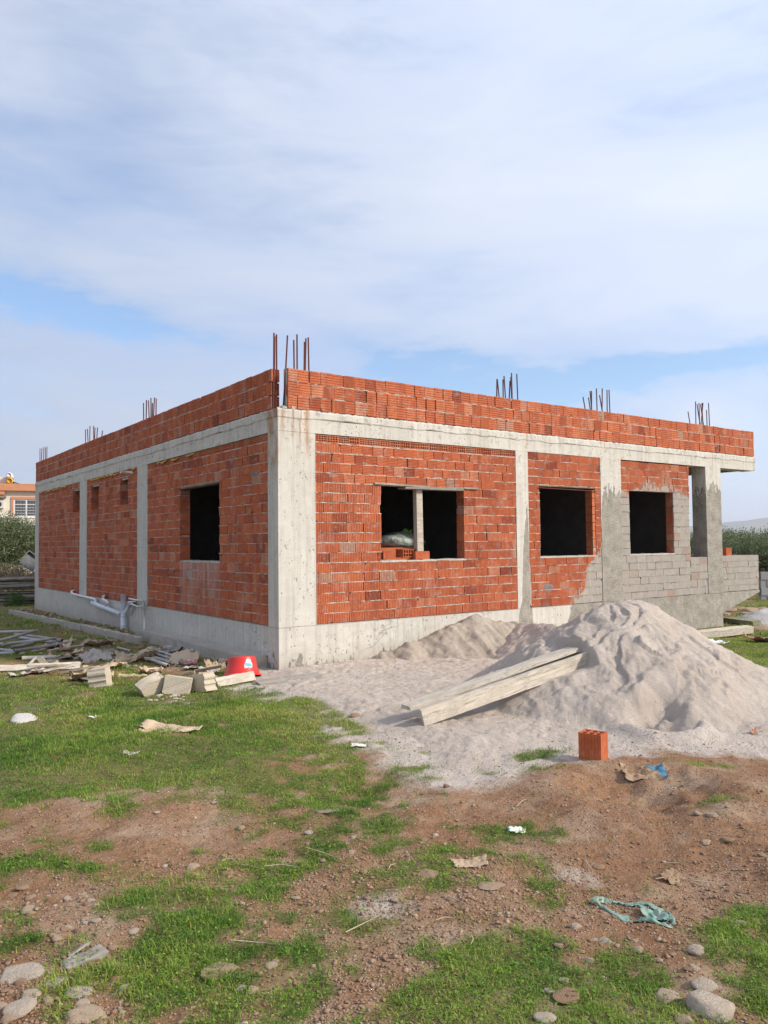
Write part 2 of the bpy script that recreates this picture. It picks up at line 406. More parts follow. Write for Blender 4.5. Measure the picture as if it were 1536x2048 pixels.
def mat_ground():
    k = NT('earth', .95, .1); p = k.pos()
    g = k.attr('grass')
    c = k.ramp(k.noise(p, 1.1, 6, .65), [(.25, (.21, .108, .060, 1)), (.5, (.315, .182, .105, 1)), (.75, (.395, .255, .162, 1))])
    c = k.mix(k.ramp(k.noise(p, 5.5, 6, .7), [(.4, 0), (.72, .5)]), c, (.40, .265, .165, 1))
    c = k.mix(k.ramp(k.noise(p, 24, 5, .7), [(.35, .6), (.6, 0)]), c, (.15, .072, .036, 1))
    c = k.mix(k.ramp(k.noise(p, .55, 4, .6), [(.45, 0), (.62, .5)]), c, (.195, .085, .04, 1))
    c = k.mix(k.ramp(k.noise(k.mapv(p, (1, 1, 1), (0, 0, .4), (7, 3, 0)), 1.6, 5, .7), [(.48, 0), (.66, .65)]), c, (.43, .33, .24, 1))
    # fine grit
    vr = k.n('ShaderNodeTexVoronoi'); k.l(p, vr.inputs['Vector']); vr.inputs['Scale'].default_value = 46
    gr = k.math('MULTIPLY', k.ramp(vr.outputs['Distance'], [(.28, 1), (.42, 0)]), k.ramp(k.sep(vr.outputs['Color'])[0], [(.6, 0), (.7, 1)]))
    c = k.mix(k.math('MULTIPLY', gr, .75), c, k.mix(k.sep(vr.outputs['Color'])[1], (.27, .19, .14, 1), (.46, .38, .32, 1)))
    # grey cement dust blown out from the sand heap, and pale dry patches
    sa = k.attr('sand')
    sm = k.ramp(k.math('ADD', sa, k.math('MULTIPLY', k.math('SUBTRACT', k.noise(p, 3.5, 6, .7), .5), .9)), [(.38, 0), (.62, 1)])
    sd = k.mix(k.noise(p, 18, 5), (.42, .365, .32, 1), (.58, .52, .46, 1))
    c = k.mix(k.math('MULTIPLY', sm, .9), c, sd)
    # soil with litter and low growth under the grass
    lit = k.mix(k.noise(p, 30, 4, .7), (.075, .10, .022, 1), (.20, .17, .07, 1))
    c = k.mix(k.math('MULTIPLY', g, .85), c, lit)
    k.color(c)
    h = k.math('ADD', k.noise(p, 38, 6, .7), k.math('MULTIPLY', gr, .5))
    b1 = k.bump(k.noise(p, 9, 6, .7), .7, .04)
    k.bump(h, 1.0, .018, b1)
    return k.m
gx = axis(-6.6, 5.6, .034, 6000); gy = axis(-8.6, 4.6, .034, 6000)
X, Y = np.meshgrid(gx, gy); X = X.ravel(); Y = Y.ravel()
pile_poly = [(558, 1338), (512, 1374), (575, 1394), (640, 1407), (700, 1434), (735, 1462), (800, 1480), (870, 1502), (905, 1536), (970, 1522), (1040, 1500), (1110, 1490), (1180, 1492), (1300, 1468), (1380, 1482), (1470, 1477), (1536, 1486), (1640, 1500)]
pp = [tuple(Gz(a, b, 0)[:2]) for a, b in pile_poly] + [(4.2, -6.2), (5.3, -4.6), (5.6, -2.6), (5.7, -.9), (5.9, .06), (.02, .06)]
def sdist(X, Y, poly):
    ins = np.zeros(X.shape, bool); d = np.full(X.shape, 1e9)
    n = len(poly)
    for i in range(n):
        ax, ay = poly[i]; bx, by = poly[(i + 1) % n]
        ex, ey = bx - ax, by - ay; t = np.clip(((X - ax) * ex + (Y - ay) * ey) / (ex * ex + ey * ey), 0, 1)
        d = np.minimum(d, np.hypot(X - ax - t * ex, Y - ay - t * ey))
        c = ((ay > Y) != (by > Y)) & (X < (bx - ax) * (Y - ay) / (by - ay + 1e-12) + ax)
        ins ^= c
    return np.where(ins, d, -d)
sdg = sdist(X, Y, pp)
sandm = sstep(-1.1, .15, sdg)
for (cx, cy, r, s) in ((-3.35, -.55, .28, .7), (-2.05, -1.45, .5, .6), (-2.0, -6.9, .3, .5), (-3.0, -6.6, .3, .55), (-2.6, -5.0, .3, .45), (-3.1, -3.0, .3, .5), (-.55, -5.3, .5, .5)):
    sandm = np.maximum(sandm, s * np.exp(-(np.hypot(X - cx, Y - cy) / r) ** 2))
gc = grass_cover(X, Y)
gc = gc * (1 - sstep(-.1, .15, sdg))
gnd = np_mesh('ground', np.stack([X, Y, ground_h(X, Y)], 1), grid_faces(len(gx), len(gy)), mat_ground(), True, {'grass': ('POINT', gc), 'sand': ('POINT', sandm)})
tag(gnd, 'reddish bare soil with grass patches around the unfinished house', 'ground', kind='structure')

# ------------------------------------------------------------------ sand pile
def seg_ridge(X, Y, pts, slope, rr=.12):
    best = np.full(X.shape, -9.0)
    for (ax, ay, az), (bx, by, bz) in zip(pts[:-1], pts[1:]):
        ex, ey = bx - ax, by - ay; t = np.clip(((X - ax) * ex + (Y - ay) * ey) / (ex * ex + ey * ey + 1e-9), 0, 1)
        d = np.hypot(X - ax - t * ex, Y - ay - t * ey)
        d = np.sqrt(d * d + rr * rr) - rr
        best = np.maximum(best, az + (bz - az) * t - slope * d)
    return best
PEAK = (2.28, -3.98); BT = Gz(1186, 1299, .60); AT = Gz(843, 1419, .19)
def pile_h(X, Y):
    sd = sdist(X, Y, pp)
    wx = .10 * fbm(X * 1.7, Y * 1.7, 61, 3); wy = .10 * fbm(X * 1.7, Y * 1.7, 63, 3)
    x2, y2 = X + wx, Y + wy
    cone = seg_ridge(x2, y2, [(2.05, -4.05, 1.03), (2.5, -3.95, 1.05)], .60, .16)
    rim = seg_ridge(x2, y2, [(2.4, -3.85, .98), (2.75, -3.2, .80), (3.3, -2.2, .56), (3.65, -1.3, .50), (3.95, -.5, .44)], .62, .08)
    a = np.maximum(cone, rim)
    # dug-out hollow on the left side of the crest
    hol = np.hypot((X - 2.02) / .85, (Y + 3.12) / .70)
    dig = .24 + .42 * sstep(.35, 1.0, hol) + 9 * sstep(1.0, 1.25, hol)
    a = np.minimum(a, dig + .05 * fbm(X * 5, Y * 5, 66, 3))
    ap = np.clip(sd * .16, -.12, .055) + .03 * sstep(.5, 2.5, sd)
    a = np.maximum(a, seg_ridge(x2, y2, [(BT[0] + .0, BT[1], .50), (BT[0] + .4, BT[1] - .1, .74)], .75, .06))
    rough = sstep(.05, .5, a)
    pdx, pdy = BT[0] - AT[0], BT[1] - AT[1]; pl2_ = pdx * pdx + pdy * pdy; tt = ((X - AT[0]) * pdx + (Y - AT[1]) * pdy) / pl2_; dd_ = ((X - AT[0]) * pdy - (Y - AT[1]) * pdx) / math.sqrt(pl2_)
    lim = AT[2] + (BT[2] - AT[2]) * tt - .13 + np.where(dd_ > 0, .25, .55) * np.maximum(0, np.abs(dd_) - .08) + 3 * sstep(.92, 1.10, tt) * (tt > .92) + 3 * (tt < -.15)
    m = np.maximum(a, ap)
    # shoulders and slumped lumps on the camera side
    cam_side = sstep(-.2, .7, ((X - PEAK[0]) * -.75 + (Y - PEAK[1]) * -.66))
    m = m + rough * (.035 * fbm(X * 3.2, Y * 3.2, 71, 4) + cam_side * .075 * (ridged(X * 2.1, Y * 2.1, 73, 3) - .62))
    lump = fbm(X * 9, Y * 9, 75, 3)
    m = m + .016 * lump * sstep(-.1, .4, sd) + .02 * np.maximum(fbm(X * 6, Y * 6, 77, 3) - .25, 0) * 2
    # long raked furrows down the sunny flank
    th = np.arctan2(Y - PEAK[1], X - PEAK[0]); rr = np.hypot(X - PEAK[0], Y - PEAK[1])
    m = m + rough * (1 - cam_side) * .02 * fbm(th * 9, rr * .8, 79, 3) * sstep(.2, .8, rr)
    m = m + .009 * fbm(X * 25, Y * 25, 81, 2) + .012 * (ridged(X * 11, Y * 11, 83, 2) - .6) * (.4 + .6 * sstep(-.3, .4, fbm(X * 1.5, Y * 1.5, 85, 2)))
    sc_ = fbm(X * 1.25 + 3, Y * 1.25, 89, 3) * 3.2 + (X * .5 + Y * .4); fr_ = sc_ - np.floor(sc_)
    m = m + rough * cam_side * .042 * (fr_ ** 1.5 * (1 - sstep(.93, 1.0, fr_)) - .3)
    rill = fbm((X * .66 - Y * .75) * 7 + .6 * fbm(X * 3, Y * 3, 90, 2), (X * .75 + Y * .66) * .7, 92, 3); m = m + rough * .014 * rill
    m = m + .022 * rough * cam_side * np.maximum(fbm(X * 7.5, Y * 7.5, 87, 3), 0) * 2
    m = np.minimum(m, np.maximum(lim + .012 * fbm(X * 9, Y * 9, 94, 2), .03 + .015 * fbm(X * 6, Y * 6, 98, 2)))
    for cx, cy, r, dep in ((.98, -5.36, .20, -.20), (1.25, -5.25, .14, -.10)):
        q = np.hypot(X - cx, Y - cy); m = m + dep * np.exp(-(q / r) ** 2) * (1 + .5 * fbm(X * 9, Y * 9, 9, 2)) + .03 * np.exp(-((q - 1.6 * r) / (.5 * r)) ** 2)
    return m + base_h(X, Y)
def mat_sand(name, a, b, c3):
    k = NT(name, .95, .1); p = k.pos()
    c = k.mix(k.ramp(k.noise(p, 2.2, 6, .65), [(.3, 0), (.7, 1)]), a, b)
    c = k.mix(k.ramp(k.noise(p, 12, 6, .75), [(.42, 0), (.72, .6)]), c, c3)
    c = k.mix(k.ramp(k.noise(p, 75, 3, .7), [(.62, 0), (.72, .5)]), c, (.31, .25, .20, 1))
    k.color(c)
    b1 = k.bump(k.noise(p, 14, 7, .75), .9, .05)
    k.bump(k.noise(p, 85, 5, .75), 1.0, .012, b1)
    return k.m
px_ = np.arange(-1.6, 6.5, .0195); py_ = np.arange(-7.3, -.0, .0195)
PX, PY = np.meshgrid(px_, py_); PX = PX.ravel(); PY = PY.ravel()
PH = pile_h(PX, PY)
keep_sd = sdist(PX, PY, pp) > -.35
F = grid_faces(len(px_), len(py_)); F = F[keep_sd[F].all(1)]
sp = np_mesh('sand_pile', np.stack([PX, PY, PH], 1), F, mat_sand('pale_sand', (.50, .425, .36, 1), (.64, .56, .49, 1), (.53, .44, .36, 1)))
tag(sp, 'big pile of pale grey sand spread out in front of the brick house', 'sand pile')
def pz(x, y):
    a, b = np.array([x]), np.array([y])
    return max(float(pile_h(a, b)[0]) if float(sdist(a, b, pp)[0]) > -.3 else -9, gz(x, y))
def mound_h(X, Y):
    a = seg_ridge(X + .1 * fbm(X * 2, Y * 2, 91), Y + .1 * fbm(X * 2, Y * 2, 93), [(1.55, -.28, .10), (1.95, -.42, .25), (2.2, -.40, .25), (2.75, -.52, .48), (3.12, -.55, .60), (3.6, -.75, .45), (4.3, -.9, .30)], .66, .07)
    return a + .10 * (ridged(X * 5.5, Y * 2.2, 95) - .6) + .04 * np.maximum(fbm(X * 6, Y * 6, 96, 3), 0) + .02 * fbm(X * 13, Y * 13, 97, 3)
mx = np.arange(.7, 5.4, .028); my = np.arange(-1.9, -.004, .028)
MX, MY = np.meshgrid(mx, my); MX = MX.ravel(); MY = MY.ravel(); MH = mound_h(MX, MY)
F = grid_faces(len(mx), len(my)); ph2 = pile_h(MX, MY); F = F[(MH > ph2 - .06)[F].all(1)]
sm_ = np_mesh('sand_mound', np.stack([MX, MY, MH], 1), F, mat_sand('brown_sand', (.43, .36, .29, 1), (.55, .48, .40, 1), (.38, .305, .23, 1)))
tag(sm_, 'smaller brownish sand mound heaped against the front foundation wall', 'sand mound')

# ------------------------------------------------------------------ the unfinished house
ZB, ZBB, ZT, ZP, ZS = .582, 3.332, 3.658, 4.24, 1.465
house = empty('unfinished_house', (0, 0, 0), 'unfinished single storey house of bare red brick with concrete frame', 'house')

class Wall:
    """front wall: u = x, inward = +y.  left wall: u = y, inward = +x."""
    def __init__(s, kind): s.k = kind
    def P(s, u, z, d): return (u, d, z) if s.k == 'F' else (d, u, z)
    def flip(s): return s.k == 'L'
def wq(mb, W, a, b, c, d, m=0, r=.5):
    if W.flip(): mb.quad(a, d, c, b, m, r)
    else: mb.quad(a, b, c, d, m, r)
def brick(mb, W, u0, u1, z0, z1, dep=.07, orient='v', nr=9, r=.5, off=0.0, chip=True, m=0):
    g = .0065
    A0, A1, B0, B1 = (u0, u1, z0, z1) if orient == 'v' else (z0, z1, u0, u1)
    nr = max(2, nr); w = (A1 - A0) / nr; prof = [(A0, .003)]
    for i in range(nr):
        a = A0 + i * w
        if i: prof.append((a, g))
        prof.append((a + .22 * w, 0.0)); prof.append((a + .78 * w, 0.0))
    prof.append((A1, .003))
    ch = None
    if chip and random.random() < .14:
        ch = (random.choice((0, 1)), random.choice((0, 1)), random.uniform(.02, .06), random.uniform(.02, .055))
    wob = [random.uniform(-.004, .004) for _ in range(4)]
    tilt = random.uniform(-.004, .004)
    rows = []
    for a, d in prof:
        t = (a - A0) / (A1 - A0)
        b0 = B0 + wob[0] * (1 - t) + wob[1] * t; b1 = B1 + wob[2] * (1 - t) + wob[3] * t
        if ch:
            da = (a - A0) if ch[0] == 0 else (A1 - a)
            cut = max(0, ch[3] * (1 - da / ch[2]))
            if ch[1] == 0: b0 += cut
            else: b1 -= cut
        dd = d + off + tilt * (t - .5)
        if orient == 'v': rows.append((W.P(a, b0, dd), W.P(a, b1, dd), W.P(a, b0, dep), W.P(a, b1, dep)))
        else: rows.append((W.P(b0, a, dd), W.P(b1, a, dd), W.P(b0, a, dep), W.P(b1, a, dep)))
    i0 = len(mb.v); N = len(rows)
    for q in rows: mb.v += q
    def f(*ix):
        if (orient == 'v') == W.flip(): ix = ix[::-1]
        mb.f.append(tuple(i0 + j for j in ix)); mb.m.append(m); mb.r.append(r)
    for i in range(N - 1):
        a, b = 4 * i, 4 * (i + 1)
        f(a, b, b + 1, a + 1); f(a + 1, b + 1, b + 3, a + 3); f(b, a, a + 2, b + 2)
    f(0, 1, 3, 2); e = 4 * (N - 1); f(e + 1, e, e + 2, e + 3)
def cell_brick(mb, W, u0, u1, z0, z1, nc, nrw, r=.3, off=0.0):
    """a brick whose pierced end face shows: a grid of thin webs over dark cells"""
    t = .010
    def bx(a0, a1, b0, b1, d0, d1, rr):
        p = [W.P(a0, b0, d0), W.P(a1, b0, d0), W.P(a1, b0, d1), W.P(a0, b0, d1), W.P(a0, b1, d0), W.P(a1, b1, d0), W.P(a1, b1, d1), W.P(a0, b1, d1)]
        if W.flip(): p = [p[1], p[0], p[3], p[2], p[5], p[4], p[7], p[6]]
        mb.hexa(p, 0, rr)
    bx(u0, u1, z0, z1, off + .165, off + .17, .0)  # back plate in the darkest brick tone, cell shade put into its colour
    for i in range(nc + 1):
        a = u0 + (u1 - u0 - t) * i / nc; bx(a, a + t, z0, z1, off, off + .165, r + .45)
    for j in range(nrw + 1):
        b = z0 + (z1 - z0 - t) * j / nrw; bx(u0 + .001, u1 - .001, b, b + t, off + .001, off + .164, r + .45)
def sub_iv(iv, cuts):
    for c0, c1 in cuts:
        o = []
        for a, b in iv:
            if c1 <= a or c0 >= b: o.append((a, b)); continue
            if a < c0: o.append((a, c0))
            if c1 < b: o.append((c1, b))
        iv = o
    return [(a, b) for a, b in iv if b - a > .02]
def mortar_bed(mb, W, u0, u1, z, th, full=.17):
    n = max(2, int((u1 - u0) / .05)); prev = None
    ph = random.random() * 99
    for i in range(n + 1):
        u = u0 + (u1 - u0) * i / n
        d = .007 + .011 * (random.random() - .5) - (.013 if random.random() < .2 else 0)
        za = z - th * .5 - .004 * random.random(); zb = z + th * .5 + .004 * random.random()
        cur = (W.P(u, za, d + .003), W.P(u, zb, d), W.P(u, za, .05), W.P(u, zb, .05))
        if prev:
            wq(mb, W, prev[0], cur[0], cur[1], prev[1], 1); wq(mb, W, prev[1], cur[1], cur[3], prev[3], 1); wq(mb, W, cur[0], prev[0], prev[2], cur[2], 1)
        prev = cur
def backing(mb, W, u0, u1, z0, z1, holes, thick):
    us = sorted({u0, u1, *[max(u0, h[0] - .02) for h in holes], *[min(u1, h[1] + .02) for h in holes]})
    for a, b in zip(us[:-1], us[1:]):
        zz = [(z0, z1)]
        mid = (a + b) / 2
        zz = sub_iv(zz, [(h[2] - .02, h[3] + .02) for h in holes if h[0] - .02 < mid < h[1] + .02])
        for c, d in zz:
            p = [W.P(a, c, .035), W.P(b, c, .035), W.P(b, c, thick), W.P(a, c, thick), W.P(a, d, .035), W.P(b, d, .035), W.P(b, d, thick), W.P(a, d, thick)]
            if W.flip(): p = [p[1], p[0], p[3], p[2], p[5], p[4], p[7], p[6]]
            mb.hexa(p, 1)
def panel(name, W, u0, u1, z0, z1, holes=(), ch=.145, bl=.285, nrib=10, hzone=None, top_cells=0, thick=.19, orient='v', dark=0.0, var=1.0, cells_u=None, label=None):
    mb = MB(); sd0 = random.uniform(0, 99); dr = lambda u: .007 * float(fbm(np.array([u * .9]), np.array([sd0]), 19, 2)[0])
    zt = z1 - (.125 if top_cells else 0)
    nc = max(1, round((zt - z0) / ch)); ch = (zt - z0) / nc
    for c in range(nc):
        za, zb = z0 + c * ch, z0 + (c + 1) * ch
        j = .010
        cuts = [(h[0], h[1]) for h in holes if h[2] < (za + zb) / 2 < h[3]]
        zlo, zhi = za + j, zb
        for a, b in sub_iv([(u0, u1)], cuts):
            u = a
            first = True
            while u < b - .01:
                L = bl * random.uniform(.93, 1.03)
                if first: L *= random.choice((.5, 1.0, .75)) if c % 2 else random.choice((1, .8)); first = False
                e = min(b, u + L)
                if b - e < .07: e = b
                o = orient
                if hzone and hzone[0] < (u + e) / 2 < hzone[1] and hzone[2] < (za + zb) / 2 < hzone[3]: o = 'h'
                if o == 'h' and orient == 'v':
                    e = min(b, u + .2 * random.uniform(.95, 1.02)); 
                    if b - e < .05: e = b
                gap = random.uniform(.004, .010) if random.random() < .85 else random.uniform(.014, .03)
                nearh = any(abs(u - h[1]) < .01 or abs(e - h[0]) < .01 for h in holes) or any(abs(zlo - j - h[3]) < ch and h[0] < (u + e) / 2 < h[1] for h in holes) or any(abs(zhi - h[2]) < ch * .6 and h[0] < (u + e) / 2 < h[1] for h in holes)
                r = np.clip(random.gauss(.50, .13) - dark, 0, .85)  # dark deepens the left wall's bricks, putting its shade into their tone
                q = random.random()
                if q < .05: r = random.uniform(.86, 1)
                elif q < .10: r = random.uniform(0, .15)
                ln = e - u - gap
                nn = max(2, round(nrib * (ln / bl if o == 'v' else (1 if orient == 'h' else .62))))
                if orient == 'h' and random.random() < .05: o = 'v'; nn = 8
                brick(mb, W, u, u + ln, zlo + random.uniform(-.004, .004) + dr(u), zhi + random.uniform(-.005, .003) + dr(u), (thick if nearh else .07), o, nn, float(r), random.uniform(-.004, .006) * var)
                u = e
            if c: mortar_bed(mb, W, a, b, za + j * .4, .0105)
            # mortar blobs pressed out of some head joints
    if top_cells:
        u = u0
        while u < u1 - .05:
            e = min(u1, u + random.uniform(.185, .20))
            if cells_u is None or cells_u[0] <= u < cells_u[1]:
                cell_brick(mb, W, u + .003, e - .004, zt + .008 + random.uniform(0, .006), z1 - random.uniform(.008, .016), 4, 2 + (random.random() < .4), random.uniform(.1, .4), random.uniform(-.004, .012))
            else:
                brick(mb, W, u, e - .005, zt + .008, z1 - .015, .07, 'h', 5, random.uniform(.2, .6), random.uniform(0, .008))
            u = e
        mortar_bed(mb, W, u0, u1, zt + .003, .012)
    backing(mb, W, u0, u1, z0, z1, holes, thick)
    o = mb.build(name, [MB_, MORT], house)
    if label: o['label'] = label
    return o
Fw, Lw = Wall('F'), Wall('L')
W1 = (1.767, 3.444, ZS, 2.63); W2 = (5.25, 6.765, ZS, 2.74); W3 = (7.787, 9.241, ZS, 2.74)
panel('wall_panel', Fw, .608, 4.649, ZB, ZBB, [W1], hzone=(1.0, 3.9, 2.66, 3.3), top_cells=1)
panel('wall_panel', Fw, 4.953, 6.915, ZB, ZBB, [W2])
panel('wall_panel', Fw, 7.53, 9.813, ZB, ZBB - .02, [W3])
V1 = (1.996, 3.671, ZS, 2.743)
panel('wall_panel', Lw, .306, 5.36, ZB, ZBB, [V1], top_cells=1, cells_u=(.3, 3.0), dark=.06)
S1 = (6.565, 7.076, 2.581, 3.12); S2 = (8.659, 9.263, 2.581, 3.12); S3 = (10.271, 10.917, 2.581, 3.12)
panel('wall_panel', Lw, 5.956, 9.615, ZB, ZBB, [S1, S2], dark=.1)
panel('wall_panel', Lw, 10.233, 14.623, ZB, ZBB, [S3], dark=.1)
# porch parapet on the right: low wall of grey smeared brick
panel('balcony_wall', Fw, 9.815, 10.418, ZB, 1.375, [], thick=.15)
panel('balcony_wall', Fw, 11.0, 12.487, ZB, 1.385, [], thick=.15)
mb = MB(); mb.box((12.34, .152, ZB), (12.487, 3.5, 1.38)); mb.build('balcony_wall', MORT, house)
# parapets, three courses with horizontal ribs
panel('parapet', Fw, .17, 12.44, ZT, ZP, [], thick=.135, ch=.194, bl=.198, nrib=5, orient='h')
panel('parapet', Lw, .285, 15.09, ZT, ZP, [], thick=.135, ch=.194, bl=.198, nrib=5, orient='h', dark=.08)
# pierced brick ends showing at the open corner of the left parapet
mb = MB()
for c in range(3):
    za = ZT + c * .194 + .01
    if c < 2: cell_brick(mb, Fw, .002, .132, za, za + .18, 4, 5, .0, .20)
    else: brick(mb, Fw, .002, .132, za, za + .18, .28, 'v', 4, .55, .19, False)
mb.build('parapet_end', [MB_], house)
mb = MB()
mb.box((.195, 14.9, ZT), (12.44, 15.09, ZP)); mb.box((12.25, .195, ZT), (12.44, 14.895, ZP)); mb.build('rear_parapet', MORT, house)

def rough_box(mb, lo, hi, seg=.07, amp=.004, m=0, seed=0):
    """box whose camera-side faces carry a slightly uneven skin"""
    (x0, y0, z0), (x1, y1, z1) = lo, hi
    def face(o, du, dv, nrm):
        nu = max(1, int(np.linalg.norm(du) / seg)); nv = max(1, int(np.linalg.norm(dv) / seg))
        nu = min(nu, 240); nv = min(nv, 60)
        i0 = len(mb.v)
        for j in range(nv + 1):
            for i in range(nu + 1):
                p = np.array(o) + np.array(du) * i / nu + np.array(dv) * j / nv
                edge = i in (0, nu) or j in (0, nv)
                q = 0 if edge else amp * random.uniform(-1, .25)
                mb.v.append(tuple(p + np.array(nrm) * q))
        for j in range(nv):
            for i in range(nu):
                a = i0 + j * (nu + 1) + i; mb.f.append((a, a + 1, a + nu + 2, a + nu + 1)); mb.m.append(m); mb.r.append(.5)
    dx, dy, dz = x1 - x0, y1 - y0, z1 - z0
    face((x0, y0, z0), (dx, 0, 0), (0, 0, dz), (0, -1, 0)); face((x1, y1, z0), (-dx, 0, 0), (0, 0, dz), (0, 1, 0))
    face((x0, y1, z0), (0, -dy, 0), (0, 0, dz), (-1, 0, 0)); face((x1, y0, z0), (0, dy, 0), (0, 0, dz), (1, 0, 0))
    face((x0, y0, z1), (dx, 0, 0), (0, dy, 0), (0, 0, 1)); face((x0, y1, z0), (dx, 0, 0), (0, -dy, 0), (0, 0, -1))
def part_box(name, lo, hi, mat=None, label=None, seg=.07, amp=.004):
    mb = MB(); rough_box(mb, lo, hi, seg, amp); o = mb.build(name, mat or MCON, house)
    if label: o['label'] = label
    return o
# columns
part_box('column', (-.002, -.002, ZB), (.604, .306, ZBB), label='wide corner column with rust streaks at its head')
part_box('column', (4.651, -.004, ZB), (4.951, .3, ZBB)); part_box('column', (6.917, -.006, ZB), (7.528, .3, ZBB))
part_box('column', (10.42, -.008, ZB), (10.998, .33, ZBB), label='free standing porch column half coated in grey render')
for a, b in ((5.362, 5.954), (9.617, 10.231), (14.625, 15.09)): part_box('column', (-.004, a, ZB), (.3, b, ZBB))
for x, y in ((12.1, 3.3), (9.3, 14.8)): part_box('column', (x, y, -.2), (x + .3, y + .28, ZBB))
# plinth / foundation walls with lighter top band; the right end cantilevers on a sloped haunch
part_box('foundation', (0, 0, -.35), (10.96, .3, ZB - .001), amp=.006)
mb = MB(); p = [(10.962, 0, .13), (10.962, 0, .13), (10.962, .3, .13), (10.962, .3, .13)]
mb.hexa([(10.961, 0, .14), (12.487, 0, .53), (12.487, 3.5, .53), (10.961, 3.5, .14), (10.961, 0, ZB - .001), (12.487, 0, ZB - .001), (12.487, 3.5, ZB - .001), (10.961, 3.5, ZB - .001)])
mb.build('porch_haunch', MCON, house)
part_box('foundation', (0.0, .302, -.35), (.3, 15.09, ZB - .001), amp=.006)
mb = MB(); mb.box((10.66, .302, -.35), (10.958, 15.09, ZB - .003)); mb.box((.302, 14.8, -.35), (10.65, 15.09, ZB - .003)); mb.build('rear_foundation', MPLAIN, house)
# a thin step of rougher footing below the left wall, breaking out of the soil
mb = MB(); rough_box(mb, (-.34, .35, -.2), (-.003, 5.0, .17), .09, .012); mb.build('footing', MPLAIN, house)
# ring beam + thicker, ragged slab edge above it
part_box('ring_beam', (-.004, -.006, ZBB + .001), (12.44, .3, ZT - .13)); part_box('ring_beam', (-.006, .302, ZBB + .001), (.3, 15.09, ZT - .13))
def slab_edge(W, u0, u1):
    mb = MB(); n = int((u1 - u0) / .045); prev = None
    ph = random.uniform(0, 50)
    us = np.linspace(u0, u1, n); zl = ZT - .135 + .03 * fbm(us * 2.5, us * 0 + ph, 5, 4) ; dd = -.016 + .007 * fbm(us * 6, us * 0 + ph, 8, 3)
    for i in range(n):
        d = float(dd[i]) + random.uniform(-.003, .003)
        cur = [W.P(us[i], zl[i], -.004), W.P(us[i], zl[i] + .012 + random.uniform(0, .012), d), W.P(us[i], ZT - .03, d + .002), W.P(us[i], ZT - .001 + random.uniform(-.012, .004), d + .012), W.P(us[i], ZT - .004, .3), W.P(us[i], ZT - .13, .3)]
        if prev:
            for a in range(5): wq(mb, W, prev[a], cur[a], cur[a + 1], prev[a + 1])
        prev = cur
    return mb.build('slab_edge', MCON, house)
slab_edge(Fw, -.012, 12.44); slab_edge(Lw, .0, 15.09)
mb = MB(); mb.box((12.3, .302, ZBB + .02), (12.44, 3.6, ZT - .002)); mb.build('ring_beam', MCON, house)
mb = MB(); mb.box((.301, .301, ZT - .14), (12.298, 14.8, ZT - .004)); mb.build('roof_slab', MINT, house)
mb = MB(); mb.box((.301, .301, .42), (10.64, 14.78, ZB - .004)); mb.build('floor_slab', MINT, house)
# rubble and mortar lumps at the open corner
for i in range(18):
    mb = MB(); x, y = random.uniform(.0, .3), random.uniform(.0, .22); s = random.uniform(.012, .035)
    c = [(x + a * s * random.uniform(.7, 1.2), y + b * s * random.uniform(.7, 1.2), ZT + (d + .6) * s * random.uniform(.6, 1.1)) for d in (-1, 1) for a, b in ((-1, -1), (1, -1), (1, 1), (-1, 1))]
    mb.hexa(c); mb.build('mortar_lump', MPLAIN, house)
# inner walls
mb = MB()
mb.box((.31, 5.6, ZB), (9.5, 5.75, ZT - .15)); mb.box((4.7, .31, ZB), (4.85, 5.59, ZT - .15)); mb.box((7.1, .31, ZB), (7.25, 5.59, ZT - .15))
mb.box((9.62, .192, ZB), (9.81, 14.7, ZT - .15)); mb.box((.31, 9.8, ZB), (9.6, 9.95, ZT - .15)); mb.box((.31, 14.6, ZB), (9.6, 14.75, ZT - .15))
mb.box((.31, 6.9, ZB), (2.4, 6.99, ZT - .15)); mb.box((1.6, 5.76, ZB), (1.7, 9.79, ZT - .15))
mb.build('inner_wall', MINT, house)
# sill beds of mortar and lintel boards
def sill(W, h, dz=.012):
    mb = MB(); n = 26; prev = None
    for i in range(n + 1):
        u = h[0] - .03 + (h[1] - h[0] + .06) * i / n; z = h[2] + dz * random.uniform(.2, 1.3)
        cur = [W.P(u, h[2] - .02, random.uniform(-.006, .004)), W.P(u, z, random.uniform(-.004, .008)), W.P(u, z + .004 * random.random(), .19), W.P(u, h[2] - .02, .2)]
        if prev:
            for a in range(3): wq(mb, W, prev[a], cur[a], cur[a + 1], prev[a + 1])
        prev = cur
    mb.build('window_sill', MPLAIN, house)
for W, h in ((Fw, W1), (Fw, W2), (Fw, W3), (Lw, V1)): sill(W, h)
mb = MB(); mb.hexa([(1.63, -.035, 2.635), (2.66, -.03, 2.615), (2.66, .17, 2.615), (1.63, .17, 2.635), (1.63, -.035, 2.66), (2.66, -.03, 2.642), (2.66, .17, 2.642), (1.63, .17, 2.66)])
mb.build('lintel_board', MWOODG, house)
mb = MB(); mb.hexa([(2.2, -.05, 2.583), (3.40, -.045, 2.588), (3.40, .16, 2.588), (2.2, .16, 2.583), (2.2, -.05, 2.611), (3.40, -.045, 2.64), (3.40, .16, 2.64), (2.2, .16, 2.611)])
mb.build('lintel_board', MWOODG, house)
mb = MB(); mb.box((3.42, -.03, 2.62), (3.75, .1, 2.648)); mb.build('lintel_board', MWOODG, house)
for W, h in ((Fw, W2), (Fw, W3), (Lw, V1)):
    mb = MB(); a = W.P(h[0] - .02, h[3] - .005, .012); b = W.P(h[1] + .02, h[3] + .022, .185)
    mb.box(tuple(map(min, a, b)), tuple(map(max, a, b))); mb.build('lintel_board', MWOODB, house)
